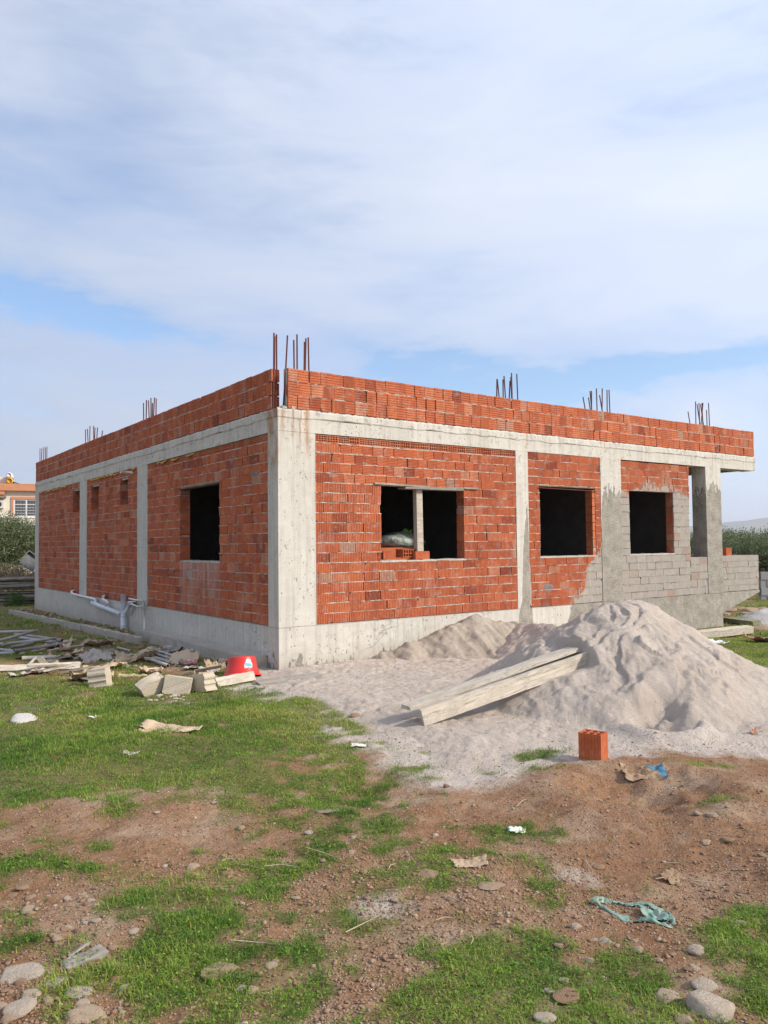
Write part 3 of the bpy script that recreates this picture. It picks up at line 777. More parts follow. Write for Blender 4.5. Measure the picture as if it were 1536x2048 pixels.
mb = MB(); mb.tube([(5.2, -.012, 2.70), (6.78, -.012, 2.685)], .008, 6); mb.build('rebar', MRUST, house)
# pierced reveal of the second window: blocks with open cells facing the light
mb = MB()
for c in range(8):
    za = ZS + .01 + c * .155
    cell_brick(mb, Wall('L'), .015, .175, za, za + .145, 4, 4, .25, 0)
rv = mb
rv.v = [(6.765 - .012 + a[0] * .9 - .07, a[1], a[2]) for a in rv.v]
rv.build('window_reveal', [MB_], house)['label'] = 'pierced brick ends lining the right side of the second window'
# mesh of pits: expansion foam beads along the left beam
for (u0, u1) in ((3.0, 5.3), (6.0, 9.2), (11.2, 14.4)):
    u = u0
    while u < u1:
        L = random.uniform(.12, .35)
        if random.random() < .62:
            pts = [(-.012 + random.uniform(-.012, .006), u + L * t / 5, ZBB - .03 - random.uniform(-.015, .03)) for t in range(6)]
            mb = MB(); mb.tube(pts, [.006] + [random.uniform(.008, .022) for _ in range(4)] + [.005], 6); mb.build('foam_bead', MFOAM, house, True)
        u += L
# bits of slate grey render stuck on bricks
for W, u, z, w, h in ((Lw, .62, 2.72, .2, .13), (Fw, 5.22, .87, .38, .12), (Lw, 5.15, .98, .16, .22), (Lw, 10.9, 2.1, .3, .2)):
    mb = MB(); n = 16; c = W.P(u + w / 2, z + h / 2, -.012); ring = []
    for i in range(n):
        a = 2 * math.pi * i / n; rr = random.uniform(.7, 1.1)
        ring.append((u + w / 2 + w / 2 * rr * math.cos(a), z + h / 2 + h / 2 * rr * math.sin(a)))
    i0 = len(mb.v); mb.v.append(c)
    for q in ring: mb.v.append(W.P(q[0], q[1], .002))
    for i in range(n):
        t = (i0, i0 + 1 + i, i0 + 1 + (i + 1) % n); mb.f.append(t if not W.flip() else t[::-1]); mb.m.append(0); mb.r.append(.5)
    mb.build('render_patch', mat_noise('slate_render', (.12, .12, .12, 1), (.2, .2, .195, 1), 12), house, True)
# starter bars: (base u, lean) per column
def rebar(p0, p1, rad=.0115):
    mb = MB(); mid = tuple((a + b) / 2 + random.uniform(-.012, .012) for a, b in zip(p0, p1))
    mb.tube([p0, mid, p1], rad, 6); mb.build('rebar', MRUST, house)
def bars(kind, items):
    for px, ptop, pxb, inn in items:
        pt = Fy(px, ptop, inn) if kind == 'F' else Lx(px, ptop, inn)
        # foot: where the bar meets the slab under the image point pxb
        pb = Fy(pxb, 800, inn) if kind == 'F' else Lx(pxb, 900, inn)
        rebar((pb[0], pb[1], ZT - .02), tuple(pt))
bars('F', [(548, 666, 546, .05), (549.5, 673, 548.5, .24), (553, 669, 552.5, .15), (575, 671, 566, .10), (587.5, 680, 586.5, .21), (594, 669, 595, .24), (609, 684, 608, .21), (611.8, 677, 610.5, .24), (616.5, 675, 616, .22)])
bars('F', [(994, 758, 991, .25), (994.5, 759, 1003, .21), (1008, 752, 1013, .23), (1006, 759, 1003, .25), (1020, 762, 1017, .22), (1021.5, 754, 1025, .2), (1023, 746, 1026, .25), (1033.5, 748, 1037, .25)])
bars('F', [(1166, 794, 1180, .24), (1177, 795, 1192, .22), (1180, 782, 1186, .25), (1183, 782, 1182, .21), (1192.8, 777, 1192, .24), (1199, 790, 1214, .22), (1204.5, 777, 1203, .25), (1214, 780, 1214, .22), (1218, 780, 1219, .25)])
bars('F', [(1376, 823, 1386, .24), (1391, 803, 1391, .22), (1394, 808, 1408, .25), (1398, 806, 1398, .21), (1404, 806, 1403, .24), (1406, 806, 1392, .22), (1413, 820, 1413, .25), (1417, 806, 1419, .22), (1401, 808, 1414, .2)])
bars('L', [(287, 806, 287, .24), (293, 800, 292, .2), (297, 801, 299, .23), (302, 796, 300, .21), (305, 806, 304, .2), (309, 795, 306, .22), (312.5, 797, 311, .2)])
bars('L', [(171, 859, 171, .22), (175, 858, 178, .2), (180, 852, 179, .24), (187, 852, 190, .22), (190, 855, 187, .2), (195, 855, 189, .23), (205, 861, 198, .2)])
bars('L', [(80, 897, 80, .22), (84, 896, 82, .2), (88, 894, 86, .24), (91, 895, 89, .2), (94, 893, 94, .22)])
# drain and supply pipes on the left wall
def pl(px, py, x=-.1): return tuple(Lx(px, py, x))
mb = MB(); mb.tube([pl(246.5, 1189), pl(247, 1262)], .056, 16)
for y in (1209, 1213, 1232, 1251): mb.tube([pl(247, y), pl(247, y + 2.2)], .062, 16)
mb.build('drain_pipe', MPVC, house, True)
mb = MB(); a = Vector(pl(185, 1206)); b = Vector(pl(243, 1229)); mb.tube([a, a.lerp(b, .5), b], .052, 14); mb.tube([a.lerp(b, .42), a.lerp(b, .5)], .058, 14); mb.build('drain_pipe', MPVC, house, True)
mb = MB(); mb.tube([pl(262, 1207), pl(258, 1214), pl(251, 1225)], .04, 12); mb.build('drain_pipe', MPVC, house, True)
mb = MB(); mb.tube([pl(147, 1181, -.01), pl(143.5, 1183), pl(144, 1187), pl(150, 1189), pl(188, 1198), pl(191, 1199), pl(191, 1206)], .03, 10); mb.build('waste_pipe', MPVW, house, True)
mb = MB(); mb.tube([pl(210, 1192, .02), pl(206.5, 1193), pl(205.5, 1197), pl(208, 1200), pl(214, 1203), pl(216.5, 1207), pl(216, 1213)], .03, 10); mb.build('waste_pipe', MPVW, house, True)
mb = MB(); mb.tube([pl(258, 1197, 0), pl(271, 1200), pl(289.5, 1201.5), pl(289, 1240), pl(288.5, 1272)], .017, 8); mb.build('supply_pipe', MPVW, house, True)
mb = MB(); mb.tube([pl(256, 1204, 0), pl(268, 1210), pl(275, 1213), pl(288, 1212)], .015, 8); mb.tube([pl(258, 1204, -.02), pl(271, 1203)], .015, 8); mb.build('supply_pipe', MPVW, house, True)
mb = MB(); mb.tube([pl(241, 944, -.25), pl(274, 946.5, .1)], .03, 10); mb.build('overflow_pipe', MPVW, house, True)

# ------------------------------------------------------------------ loose things of the house
def loose_brick(name, loc, rz, size, label, tiltx=0, mats=None):
    """hollow clay block, cells open to +Z; size = (w, d, h); ribs run along Z"""
    w, d, h = size; mb = MB()
    for sgn, (A, B, L, D) in ((0, (0, 1, w, d)), (1, (1, 0, d, w))):
        for side in (-1, 1):
            n = max(4, int(L / .024)); prof = []
            for i in range(n):
                a = -L / 2 + L * i / n; q = L / n
                prof += [(a + (.0 if i else 0), .004 if i else 0), (a + .18 * q, 0), (a + .82 * q, 0)]
            prof.append((L / 2, 0))
            def P(a, dd, z):
                o = side * (D / 2 - dd); return (a, o, z) if A == 0 else (o, a, z)
            for (a, da), (b, db) in zip(prof[:-1], prof[1:]):
                q = [P(a, da, 0), P(b, db, 0), P(b, db, h), P(a, da, h)]
                if (side == 1) == (A == 0): q = q[::-1]
                mb.quad(*q)
    t = .012; ncx, ncy = max(2, round(w / .055)), max(2, round(d / .065))
    mb.quad((-w / 2 + .004, -d / 2 + .004, h * .45), (w / 2 - .004, -d / 2 + .004, h * .45), (w / 2 - .004, d / 2 - .004, h * .45), (-w / 2 + .004, d / 2 - .004, h * .45))
    mb.quad((-w / 2 + .004, -d / 2 + .004, .004), (-w / 2 + .004, d / 2 - .004, .004), (w / 2 - .004, d / 2 - .004, .004), (w / 2 - .004, -d / 2 + .004, .004))
    for i in range(ncx + 1):
        x = -w / 2 + .0035 + (w - t - .007) * i / ncx; mb.box((x, -d / 2 + .0045, h * .45), (x + t, d / 2 - .0045, h - .0005 - .004 * random.random()))
    for j in range(ncy + 1):
        y = -d / 2 + .004 + (d - t - .008) * j / ncy; mb.box((-w / 2 + .0045, y, h * .451), (w / 2 - .0045, y + t, h - .0015 - .002 * random.random()))
    o = mb.build(name, mats or MBL); o.location = loc; o.rotation_euler = (tiltx, 0, rz)
    return tag(o, label, 'brick')
k = NT('loose_brick_clay', .85, .25); v = k.obj()
c = k.mix(k.ramp(k.noise(v, 9, 5, .6), [(.3, 0), (.7, 1)]), (.36, .085, .032, 1), (.48, .135, .055, 1)); c = k.mix(k.ramp(k.noise(v, 22, 5, .7), [(.55, 0), (.7, .5)]), c, (.42, .30, .23, 1))
c = k.mix(.35, c, k.mix(k.rnd(), (.7, .7, .7, 1), (1.2, 1.2, 1.2, 1)), 'MULTIPLY'); k.color(c); k.bump(k.noise(v, 120, 3), .4, .003); MBL = k.m

gp = G(1187, 1517)
lb = loose_brick('brick', (gp.x, gp.y, gp.z - .008), R(-73), (.185, .14, .205), 'single upright hollow clay brick standing on the soil before the sand pile')
sx = lambda px, y: float(Fy(px, 1110, y)[0])
loose_brick('brick', ((sx(836, .07) + sx(845, .07)) / 2, .075, ZS + .016), 0, (.28, .13, .125), 'ribbed brick on the window sill under the wooden prop')
b = loose_brick('brick', (sx(782, .14) - .02, .275, ZS + .02), 0, (.19, .19, .13), 'dark broken brick at the left end of the first window sill')
b = loose_brick('brick', (sx(812, .14) + .07, .145, ZS + .085), 0, (.27, .13, .19), 'brick lying on the sill with its pierced face to the camera', R(90)); b.location = (sx(812, .17), .26, ZS + .112)
loose_brick('brick', (11.30, .09, 1.392), R(5), (.25, .13, .17), 'brick left on top of the low porch wall beside the right column')
mb = MB(); x0, x1 = sx(833, .06), sx(845, .06)
mb.hexa([(x0, .03, ZS + .143), (x1, .03, ZS + .143), (x1, .12, ZS + .143), (x0, .12, ZS + .143), (x0 - .01, .03, 2.582), (x1 - .012, .03, 2.582), (x1 - .012, .12, 2.582), (x0 - .01, .12, 2.582)])
o = mb.build('wooden_prop', MWOODP, None, False, (x0, .07, ZS)); tag(o, 'upright pale timber prop in the middle of the first window', 'timber prop')

# wrapped bundle and debris inside the first window
def blob(name, c, rad, mat, seed, amp=.25, sub=3, flat=None):
    bm = bmesh.new(); bmesh.ops.create_icosphere(bm, subdivisions=sub, radius=1)
    for v in bm.verts:
        p = v.co; n = 1 + amp * float(fbm(np.array([p.x * 1.6 + seed]), np.array([p.y * 1.6 + p.z * 1.3]), seed, 3)[0])
        v.co = Vector((p.x * rad[0] * n, p.y * rad[1] * n, max(p.z * rad[2] * n, -rad[2] * .6 if flat is None else flat)))
    for f in bm.faces: f.smooth = True
    me = bpy.data.meshes.new(name); bm.to_mesh(me); bm.free(); me.materials.append(mat)
    o = bpy.data.objects.new(name, me); COL.objects.link(o); o.location = c; return o
c = Fy(790, 1082, 1.1)
o = blob('wrapped_bundle', (c[0], 1.1, c[2] - .02), (.52, .4, .16), mat_noise('plastic_wrap', (.10, .14, .12, 1), (.42, .46, .42, 1), 3, .35, 14, .8, .03, spec=.5), 3)
tag(o, 'plastic wrapped bundle lying inside behind the first window', 'bundle')
mb = MB(); mb.box((c[0] - .6, .75, ZB), (c[0] + .28, 1.5, c[2] - .11)); o = mb.build('brick_stack', MBL, None, False, (c[0], 1.1, ZB)); tag(o, 'stack of bricks inside the house carrying the wrapped bundle', 'brick stack')
d = Fy(806, 1064, 1.3); mb = MB()
for i in range(24):
    q = Vector((d[0] + random.uniform(-.09, .09), 1.2 + random.uniform(-.05, .05), d[2] - .04)); e = q + Vector((random.uniform(-.07, .07), random.uniform(-.05, .05), random.uniform(.02, .10)))
    s = Vector((.022, 0, .008)); mb.quad(q - s, q + s, e + s, e - s)
mb.box((d[0] - .05, 1.17, d[2] - .09), (d[0] + .05, 1.27, d[2] - .03))
o = mb.build('green_cloth', mat_noise('lime_cloth', (.16, .32, .02, 1), (.3, .5, .05, 1), 20), None, False, tuple(d)); tag(o, 'scrap of bright lime green cloth on the wrapped bundle indoors', 'cloth')

# planks against the sand pile
def plank(name, p0, p1, w, t, roll, mat, label, cat='plank', group=None, seg=14, sag=0.0, rough=.003):
    p0, p1 = Vector(p0), Vector(p1); L = (p1 - p0).length; mb = MB()
    prev = None
    for i in range(seg + 1):
        x = L * i / seg; dz = -sag * math.sin(math.pi * i / seg)
        j = [random.uniform(-rough, rough) for _ in range(8)]
        ring = [(x, -w / 2 + j[0], dz - t / 2 + j[1]), (x, w / 2 + j[2], dz - t / 2 + j[3]), (x, w / 2 + j[4], dz + t / 2 + j[5]), (x, -w / 2 + j[6], dz + t / 2 + j[7])]
        if i in (0, seg): ring = [(a + random.uniform(-.012, .012), b, c) for a, b, c in ring]
        if prev:
            for k2 in range(4): mb.quad(prev[k2], prev[(k2 + 1) % 4], ring[(k2 + 1) % 4], ring[k2])
        else: mb.quad(ring[3], ring[2], ring[1], ring[0])
        prev = ring
    mb.quad(*prev)
    mb.f = [f[::-1] for f in mb.f]
    o = mb.build(name, mat); d = (p1 - p0).normalized()
    q = d.to_track_quat('X', 'Z').to_matrix().to_4x4()
    o.matrix_world = Matrix.Translation(p0) @ q @ Matrix.Rotation(roll, 4, 'X')
    return tag(o, label, cat, group)
At = G(843, 1419, .19); Bt = Vector(Gz(1184, 1300, .60)); Bt = Bt + (Bt - At) * .06
plank('plank', At - Vector((0, 0, .08)), Bt - Vector((0, 0, .08)), .155, .05, R(88), MWOODP, 'pale rough plank on its edge sloping up the sand pile')
a0, a1 = Vector(Gz(812, 1417, .19)), Vector(Gz(1150, 1299, .60)); sh_ = Vector((FW[0], FW[1], 0)) * .05; a0 += sh_; a1 += sh_
plank('plank', a0, a1, .19, .038, R(-3), MWOODP, 'pale dusty plank lying flat along the edge of another by the sand pile')

# ------------------------------------------------------------------ red tub
tp = G(484, 1352)
tub = empty('red_tub', tp, 'red plastic tub lying upside down at the house corner', 'tub')
k = NT('red_plastic', .35, .5); v = k.obj(); c = k.mix(k.ramp(k.noise(v, 6, 5, .6), [(.4, 0), (.8, .5)]), (.62, .022, .014, 1), (.50, .06, .045, 1))
c = k.mix(k.ramp(k.noise(v, 30, 4, .7), [(.66, 0), (.74, .35)]), c, (.5, .36, .3, 1)); k.color(c); MRED = k.m
def lathe(mb, prof, seg=36, ex=1.0, m=0):
    i0 = len(mb.v)
    for r, z in prof:
        for j in range(seg):
            w = 2 * math.pi * j / seg; mb.v.append((r * math.cos(w) * ex, r * math.sin(w), z))
    for i in range(len(prof) - 1):
        for j in range(seg):
            q = (j + 1) % seg; mb.f.append((i0 + i * seg + j, i0 + i * seg + q, i0 + (i + 1) * seg + q, i0 + (i + 1) * seg + j)); mb.m.append(m); mb.r.append(.5)
def tub_part(name, prof, mat, smooth=True):
    mb = MB(); lathe(mb, prof); o = mb.build(name, mat, None, smooth); o.parent = tub; return o
H = .245; r0, r1 = .245, .188; tub.rotation_euler = (R(-9), R(10), .4)
rim = [(r0 + .012, .0), (r0 + .014, .012), (r0 + .004, .022), (r0 - .006, .03)]
tub_part('rim', rim, MRED)
body = [(r0 - .008, .012)] + [(r0 - .004 - (r0 - r1) * (1 - (1 - t) ** 1.9), .02 + (H - .02) * t) for t in (0, .12, .3, .5, .7, .9, 1)] + [(r1 - .01, H), (r1 - .012, H - .014), (0.001, H - .016)]
tub_part('body', body, MRED)
# torn white and blue label on the tub, wrapped on its wall facing the viewer
av = math.atan2(-RT[1] * 0 - (tp.y - CAM[1]), -(tp.x - CAM[0]))
def tub_patch(name, poly, mat, lift):
    mb = MB(); C = .005; poly = [(a, z * 1.1 + .03) for a, z in poly]
    P_ = np.array(poly); s0, z0 = P_.min(0); s1, z1 = P_.max(0); ns, nz = int((s1 - s0) / C) + 1, int((z1 - z0) / C) + 1
    def pt(a, z):
        t = max(0, min(1, (z - .02) / (H - .02))); rr = r0 - .004 - (r0 - r1) * (1 - (1 - t) ** 1.9) + lift; w = av - .4 + .36 + a / rr * 1.25
        return (rr * math.cos(w), rr * math.sin(w), z)
    for i in range(ns):
        for j in range(nz):
            a, z = s0 + i * C, z0 + j * C
            if sdist(np.array([a + C / 2]), np.array([z + C / 2]), poly)[0] > 0: mb.quad(pt(a, z), pt(a + C, z), pt(a + C, z + C), pt(a, z + C))
    o = mb.build(name, mat); o.parent = tub; return o
st = tub_patch('sticker', [(-.035, .05), (.0, .062), (.05, .06), (.058, .10), (.046, .13), (.034, .165), (-.006, .163), (-.02, .13), (-.036, .09)], mat_noise('torn_label', (.62, .6, .58, 1), (.75, .72, .68, 1), 20, .7), .003)
o = tub_patch('sticker_print', [(-.026, .078), (.02, .072), (.05, .074), (.053, .108), (.01, .112), (-.022, .120)], mat_noise('blue_print', (.10, .36, .55, 1), (.25, .52, .68, 1), 40, .7), .0055)
o.parent = st

# ------------------------------------------------------------------ pale concrete blocks
k = NT('pale_block', .92, .15); v = k.obj(); c = k.mix(k.noise(v, 9, 6, .65), (.40, .34, .265, 1), (.54, .47, .37, 1)); k.color(c); k.bump(k.noise(v, 45, 5, .7), .7, .008); MBLK = k.m
def conc_block(px, py, size, rot, label, grooves=0, broken=0.0, lift=0.0):
    w, d, h = size; gp = G(px, py)
    bm = bmesh.new(); bmesh.ops.create_cube(bm, size=1)
    bmesh.ops.subdivide_edges(bm, edges=bm.edges[:], cuts=9, use_grid_fill=True)
    for v in bm.verts:
        x, y, z = v.co
        n = float(fbm(np.array([x * 3 + px]), np.array([y * 3 + z * 4.0]), 7, 3)[0])
        gy_ = 0
        if grooves and x < -.42:
            gy_ = .07 * (1 if (int((z + .5) * 10) % 4) in (1, 2) else 0)
        nx, nz = x + gy_, z
        if broken and (x + z) > .55 - .1: nz -= broken * (x + z - .45) * (1 + n); 
        v.co = Vector((nx * w + n * .006, y * d + n * .006, nz * h + n * .006))
    me = bpy.data.meshes.new('concrete_block'); bm.to_mesh(me); bm.free(); me.materials.append(MBLK)
    o = bpy.data.objects.new('concrete_block', me); COL.objects.link(o)
    o.rotation_euler = rot; o.location = (gp.x, gp.y, gp.z + lift)
    return tag(o, label, 'concrete block', 'pale concrete blocks on the grass')
yaw = math.atan2(FW[1], FW[0])
conc_block(199, 1374, (.20, .22, .24), (R(-8), 0, yaw + R(0)), 'grooved concrete block beside brown paper, leftmost of the pale blocks', 2, 0, .11)
conc_block(304, 1388, (.30, .16, .20), (R(18), R(-32), yaw + R(-55)), 'tilted broken concrete block leaning on its pointed corner', 0, .5, .10)
conc_block(356, 1388, (.22, .30, .20), (R(10), R(6), yaw + R(8)), 'large concrete block with a flat face beside white rubble', 0, 0, .10)
conc_block(408, 1384, (.24, .16, .21), (R(0), R(12), yaw + R(52)), 'ribbed hollow concrete block at the end of the plank near the red tub', 2, 0, .11)

# ------------------------------------------------------------------ crumpled sheets
def crumple(name, px, py, w, l, rot, seed, mat, label, cat, amp=.09, group=None, curl=0.0, lift=.0, fold=0.0, n=34, pos=None, slump=1.0):
    u, v = np.meshgrid(np.linspace(-.5, .5, n), np.linspace(-.5, .5, n)); u = u.ravel(); v = v.ravel()
    rs = np.random.RandomState(seed); z = 0; amp = min(amp, .26 * min(w, l))
    for q in range(11):
        a = rs.uniform(0, 6.28); z = z + rs.choice((-1, 1, 1)) * (1.0 if q < 4 else .5) * np.abs(np.cos(a) * u + np.sin(a) * v - rs.uniform(-.35, .35))
    z = (z - z.mean()) / z.std() * amp * .40 + amp * 1.0 * np.abs(fbm(u * 4.5 + seed, v * 4.5, seed + 5, 2)) + amp * .28 * np.abs(fbm(u * 9 + seed, v * 9, seed + 6, 2))
    z += curl * (u ** 2 * 4 - .2) + fold * np.maximum(0, v) ** 1.3 * 2
    x = u * w * (1 - .12 * np.abs(fbm(u * 2, v * 2 + seed, seed + 3, 2))) + .06 * w * fbm(v * 3 + seed, u, seed + 2, 2)
    y = v * l * (1 - .5 * min(1, fold)) + .08 * l * fbm(u * 3 + seed, v, seed + 4, 3)
    z = z - np.percentile(z, 12 * slump)
    z = np.maximum(z, -.012)
    p = pos if pos is not None else G(px, py)
    wx_ = p[0] + x * math.cos(rot) - y * math.sin(rot); wy_ = p[1] + x * math.sin(rot) + y * math.cos(rot); z = z * .9 + ground_h(wx_, wy_) - gz(p[0], p[1])
    V = np.stack([x, y, z + .006], 1); F_ = grid_faces(n, n)
    an = np.arctan2(v, u); edge = np.maximum(np.abs(u), np.abs(v)) * 2 - (1 - .30 * np.maximum(0, fbm(np.cos(an) * 2 + seed, np.sin(an) * 2, seed + 9, 3) + .25))
    F_ = F_[(edge < 0)[F_].sum(1) >= 3]
    o = np_mesh(name, V, F_, mat, False)
    sol = o.modifiers.new('thickness', 'SOLIDIFY'); sol.thickness = .003
    o.location = (p[0], p[1], p[2] + lift); o.rotation_euler = (0, 0, rot)
    return tag(o, label, cat, group)
GRP = 'torn paper sacks on the grass beside the left wall'
def pxm(px, py, n): p = G(px, py); return n * dist(p) / FPX
SH = [  # px, py, width px, depth m, rot, amp, mat, label
 (182, 1362, 85, .40, 20, .11, 'k', 'brown paper sack slumped against the leftmost concrete block'),
 (60, 1348, 75, .30, 40, .05, 'g', 'pale flattened paper strip at the far left beyond the grass'),
 (78, 1340, 45, .25, 60, .05, 'k', 'tan cardboard strip with a dark knot lying across the white pole'),
 (205, 1338, 90, .35, 0, .06, 'k', 'wide sheet of brown sack paper behind the leftmost concrete block'),
 (130, 1318, 75, .42, 10, .12, 'k', 'crumpled sack paper with peaked folds between the poles'),
 (190, 1322, 60, .40, 30, .12, 'g', 'greyish torn sack paper in the middle of the rubbish'),
 (195, 1292, 60, .45, 0, .10, 'k', 'rumpled brown sack near the concrete kerb, farthest back'),
 (118, 1296, 50, .40, 15, .11, 'k', 'round bulging sack paper beside the stacked tubes'),
 (268, 1322, 88, .50, 35, .14, 'k', 'long pointed sack paper propped upwards in the middle of the rubbish'),
 (292, 1316, 45, .40, -10, .10, 'k', 'folded tan sack lying just left of the grey tubes'),
 (345, 1290, 50, .40, 0, .13, 'b', 'dark brown crushed sack by the footing of the left wall'),
 (352, 1303, 55, .40, 10, .08, 'g', 'pale torn sack with bluish print behind the printed sack'),
 (385, 1310, 45, .30, 0, .07, 'g', 'light grey paper scrap lying right behind the printed sack'),
 (300, 1348, 50, .25, 12, .06, 'k', 'thin brown paper scrap in the grass below the printed sack'),
 (430, 1338, 45, .32, 20, .11, 'k', 'crumpled brown paper just left of the red tub'),
 (452, 1328, 26, .28, 80, .14, 'k', 'upright curled paper touching the red tub'),
 (393, 1340, 50, .24, 0, .04, 'g', 'flat pale grey sheet in front of the printed sack'),
 (265, 1352, 60, .18, 5, .02, 'k', 'flat piece of tan card behind the grassy strip'),
]
MPAPERB = mat_noise('brown_paper', (.20, .135, .085, 1), (.34, .24, .16, 1), 5, .9, 25, .4, .006)
for i, (px, py, wp, dl, rot, am, mk, lab) in enumerate(SH):
    crumple('paper_sack', px, py, pxm(px, py, wp), dl, R(rot) + yaw - R(90), 20 + i * 3, {'k': MPAPER, 'g': MPAPERG, 'b': MPAPERB}[mk], lab, 'paper sack', am, GRP)
# the sack with the pink print
k = NT('printed_sack', .9, .15); v = k.obj(); o3 = k.sep(v)
c = k.mix(k.noise(v, 6, 5), (.43, .33, .22, 1), (.55, .44, .32, 1))
u_ = k.math('DIVIDE', k.math('SUBTRACT', o3[0], .10), .16); v_ = k.math('DIVIDE', k.math('ADD', o3[1], .02), .115)
rr = k.math('ADD', k.math('POWER', k.math('ABSOLUTE', u_), 3.0), k.math('POWER', k.math('ABSOLUTE', v_), 3.0))
inm = k.ramp(k.math('ADD', rr, k.math('MULTIPLY', k.math('SUBTRACT', k.noise(v, 25, 3), .5), .6)), [(.8, 1), (1.0, 0)])
c = k.mix(k.math('MULTIPLY', inm, .85), c, (.46, .13, .15, 1))
row = k.math('PINGPONG', k.math('ADD', o3[1], .10), .034); letr = k.math('MULTIPLY', k.math('GREATER_THAN', row, .018), k.math('GREATER_THAN', k.noise(k.mapv(v, (55, 9, 0)), 1.0, 1), .5))
c = k.mix(k.math('MULTIPLY', k.math('MULTIPLY', letr, inm), .9), c, (.62, .52, .47, 1)); k.color(c); k.bump(k.noise(v, 25, 4), .35, .006)
p = G(366, 1330); crumple('paper_sack', 0, 0, .48, .40, yaw - R(82), 91, k.m, 'open tan paper sack with a pink printed panel', 'paper sack', .045, GRP, pos=p, fold=.22)
p = G(345, 1332); crumple('paper_sack', 0, 0, .26, .3, yaw - R(90), 97, MPAPERG, 'gathered grey mouth of the printed paper sack', 'paper sack', .12, GRP, pos=p)
mp = mat_noise('pink_cloth', (.40, .10, .16, 1), (.55, .2, .25, 1), 8)
crumple('plastic_scrap', 312, 1306, .22, .2, 0, 55, mp, 'crumpled magenta plastic scrap above the grey tubes', 'plastic scrap', .06)
crumple('plastic_scrap', 330, 1303, .22, .22, 0, 58, mat_noise('pale_blue_plastic', (.36, .42, .46, 1), (.5, .55, .58, 1), 8), 'crumpled pale blue plastic scrap behind the grey tubes', 'plastic scrap', .07)
crumple('cardboard', 345, 1462, pxm(345, 1462, 130), .3, yaw - R(90) - R(4), 71, MPAPER, 'long curled piece of cardboard lying alone in the grass', 'cardboard', .035, curl=.045)
crumple('paper_scrap', 262, 1511, .14, .07, yaw - R(80), 75, MPAPERG, 'small pale curled scrap in the left grass', 'paper scrap', .02)
crumple('plastic_scrap', 190, 1438, .13, .09, yaw - R(80), 78, mat_noise('white_plastic', (.5, .55, .58, 1), (.66, .68, .7, 1), 8), 'small white plastic scrap in the grass left of the cardboard', 'plastic scrap', .03)
crumple('cardboard', 940, 1730, pxm(940, 1730, 70), .09, yaw - R(90), 81, MPAPER, 'flat tan piece of card lying on the bare soil', 'cardboard', .012)
crumple('paper_scrap', 1345, 1762, pxm(1345, 1762, 46), .09, yaw - R(60), 83, MPAPERB, 'crumpled brown paper on the soil above the teal plastic bag', 'paper scrap', .03)
crumple('paper_scrap', 1512, 1466, .12, .08, yaw - R(60), 86, mat_noise('orange_paper', (.4, .17, .08, 1), (.5, .24, .12, 1), 8), 'small orange brown scrap at the right foot of the sand pile', 'paper scrap', .03)
crumple('plastic_scrap', 1436, 1288, .38, .2, yaw - R(70), 87, mat_noise('white_wrap', (.5, .53, .55, 1), (.66, .68, .7, 1), 8), 'white plastic scrap in the grass right of the sand pile', 'plastic scrap', .07)
crumple('rusty_sheet', 1535, 1283, .9, .45, yaw - R(80), 88, mat_noise('rust_sheet', (.22, .10, .06, 1), (.36, .22, .15, 1), 5), 'crumpled rusty brown sheet at the right edge of the grass', 'metal sheet', .12)
crumple('paper_scrap', 717, 1494, .14, .08, yaw - R(90), 89, mat_noise('white_rag', (.62, .58, .5, 1), (.75, .71, .63, 1), 8), 'small knotted white rag between grass and soil', 'rag', .05)
# cement sack half buried beside the pit, with a blue end
k = NT('buried_sack', .9, .15); v = k.obj(); o3 = k.sep(v); c = k.mix(k.noise(v, 5, 5), (.25, .165, .10, 1), (.40, .285, .185, 1))
bl = k.ramp(k.math('ADD', k.math('ADD', o3[0], k.math('MULTIPLY', o3[1], .6)), k.math('MULTIPLY', k.math('SUBTRACT', k.noise(v, 14, 4), .5), .14)), [(.075, 0), (.09, 1), (.165, 1), (.18, 0)])
c = k.mix(bl, c, k.mix(k.noise(v, 30, 3), (.03, .13, .24, 1), (.09, .26, .38, 1))); k.color(c); k.bump(k.noise(v, 22, 4), .5, .008)
p = G(1290, 1540); crumple('cement_sack', 0, 0, .36, .20, yaw - R(90) - R(12), 101, k.m, 'crushed cement sack with a blue end half buried by the pit', 'cement sack', .04, pos=p, n=40, lift=-.012)
# white and blue packet
p = G(1034, 1664); k = NT('packet', .45, .4); v = k.obj(); o3 = k.sep(v)
c = k.mix(k.ramp(k.noise(v, 26, 4), [(.45, 0), (.6, .6)]), (.66, .68, .64, 1), (.40, .48, .30, 1)); c = k.mix(k.math('LESS_THAN', o3[0], -.048), c, (.08, .40, .62, 1))
c = k.mix(k.ramp(k.noise(v, 60, 2), [(.68, 0), (.72, .7)]), c, (.15, .15, .17, 1)); k.color(c)
crumple('packet', 0, 0, .135, .065, yaw - R(90) + R(6), 103, k.m, 'small crushed white packet with a light blue end on the grass edge', 'packet', .022, pos=p, n=14, curl=-.02)
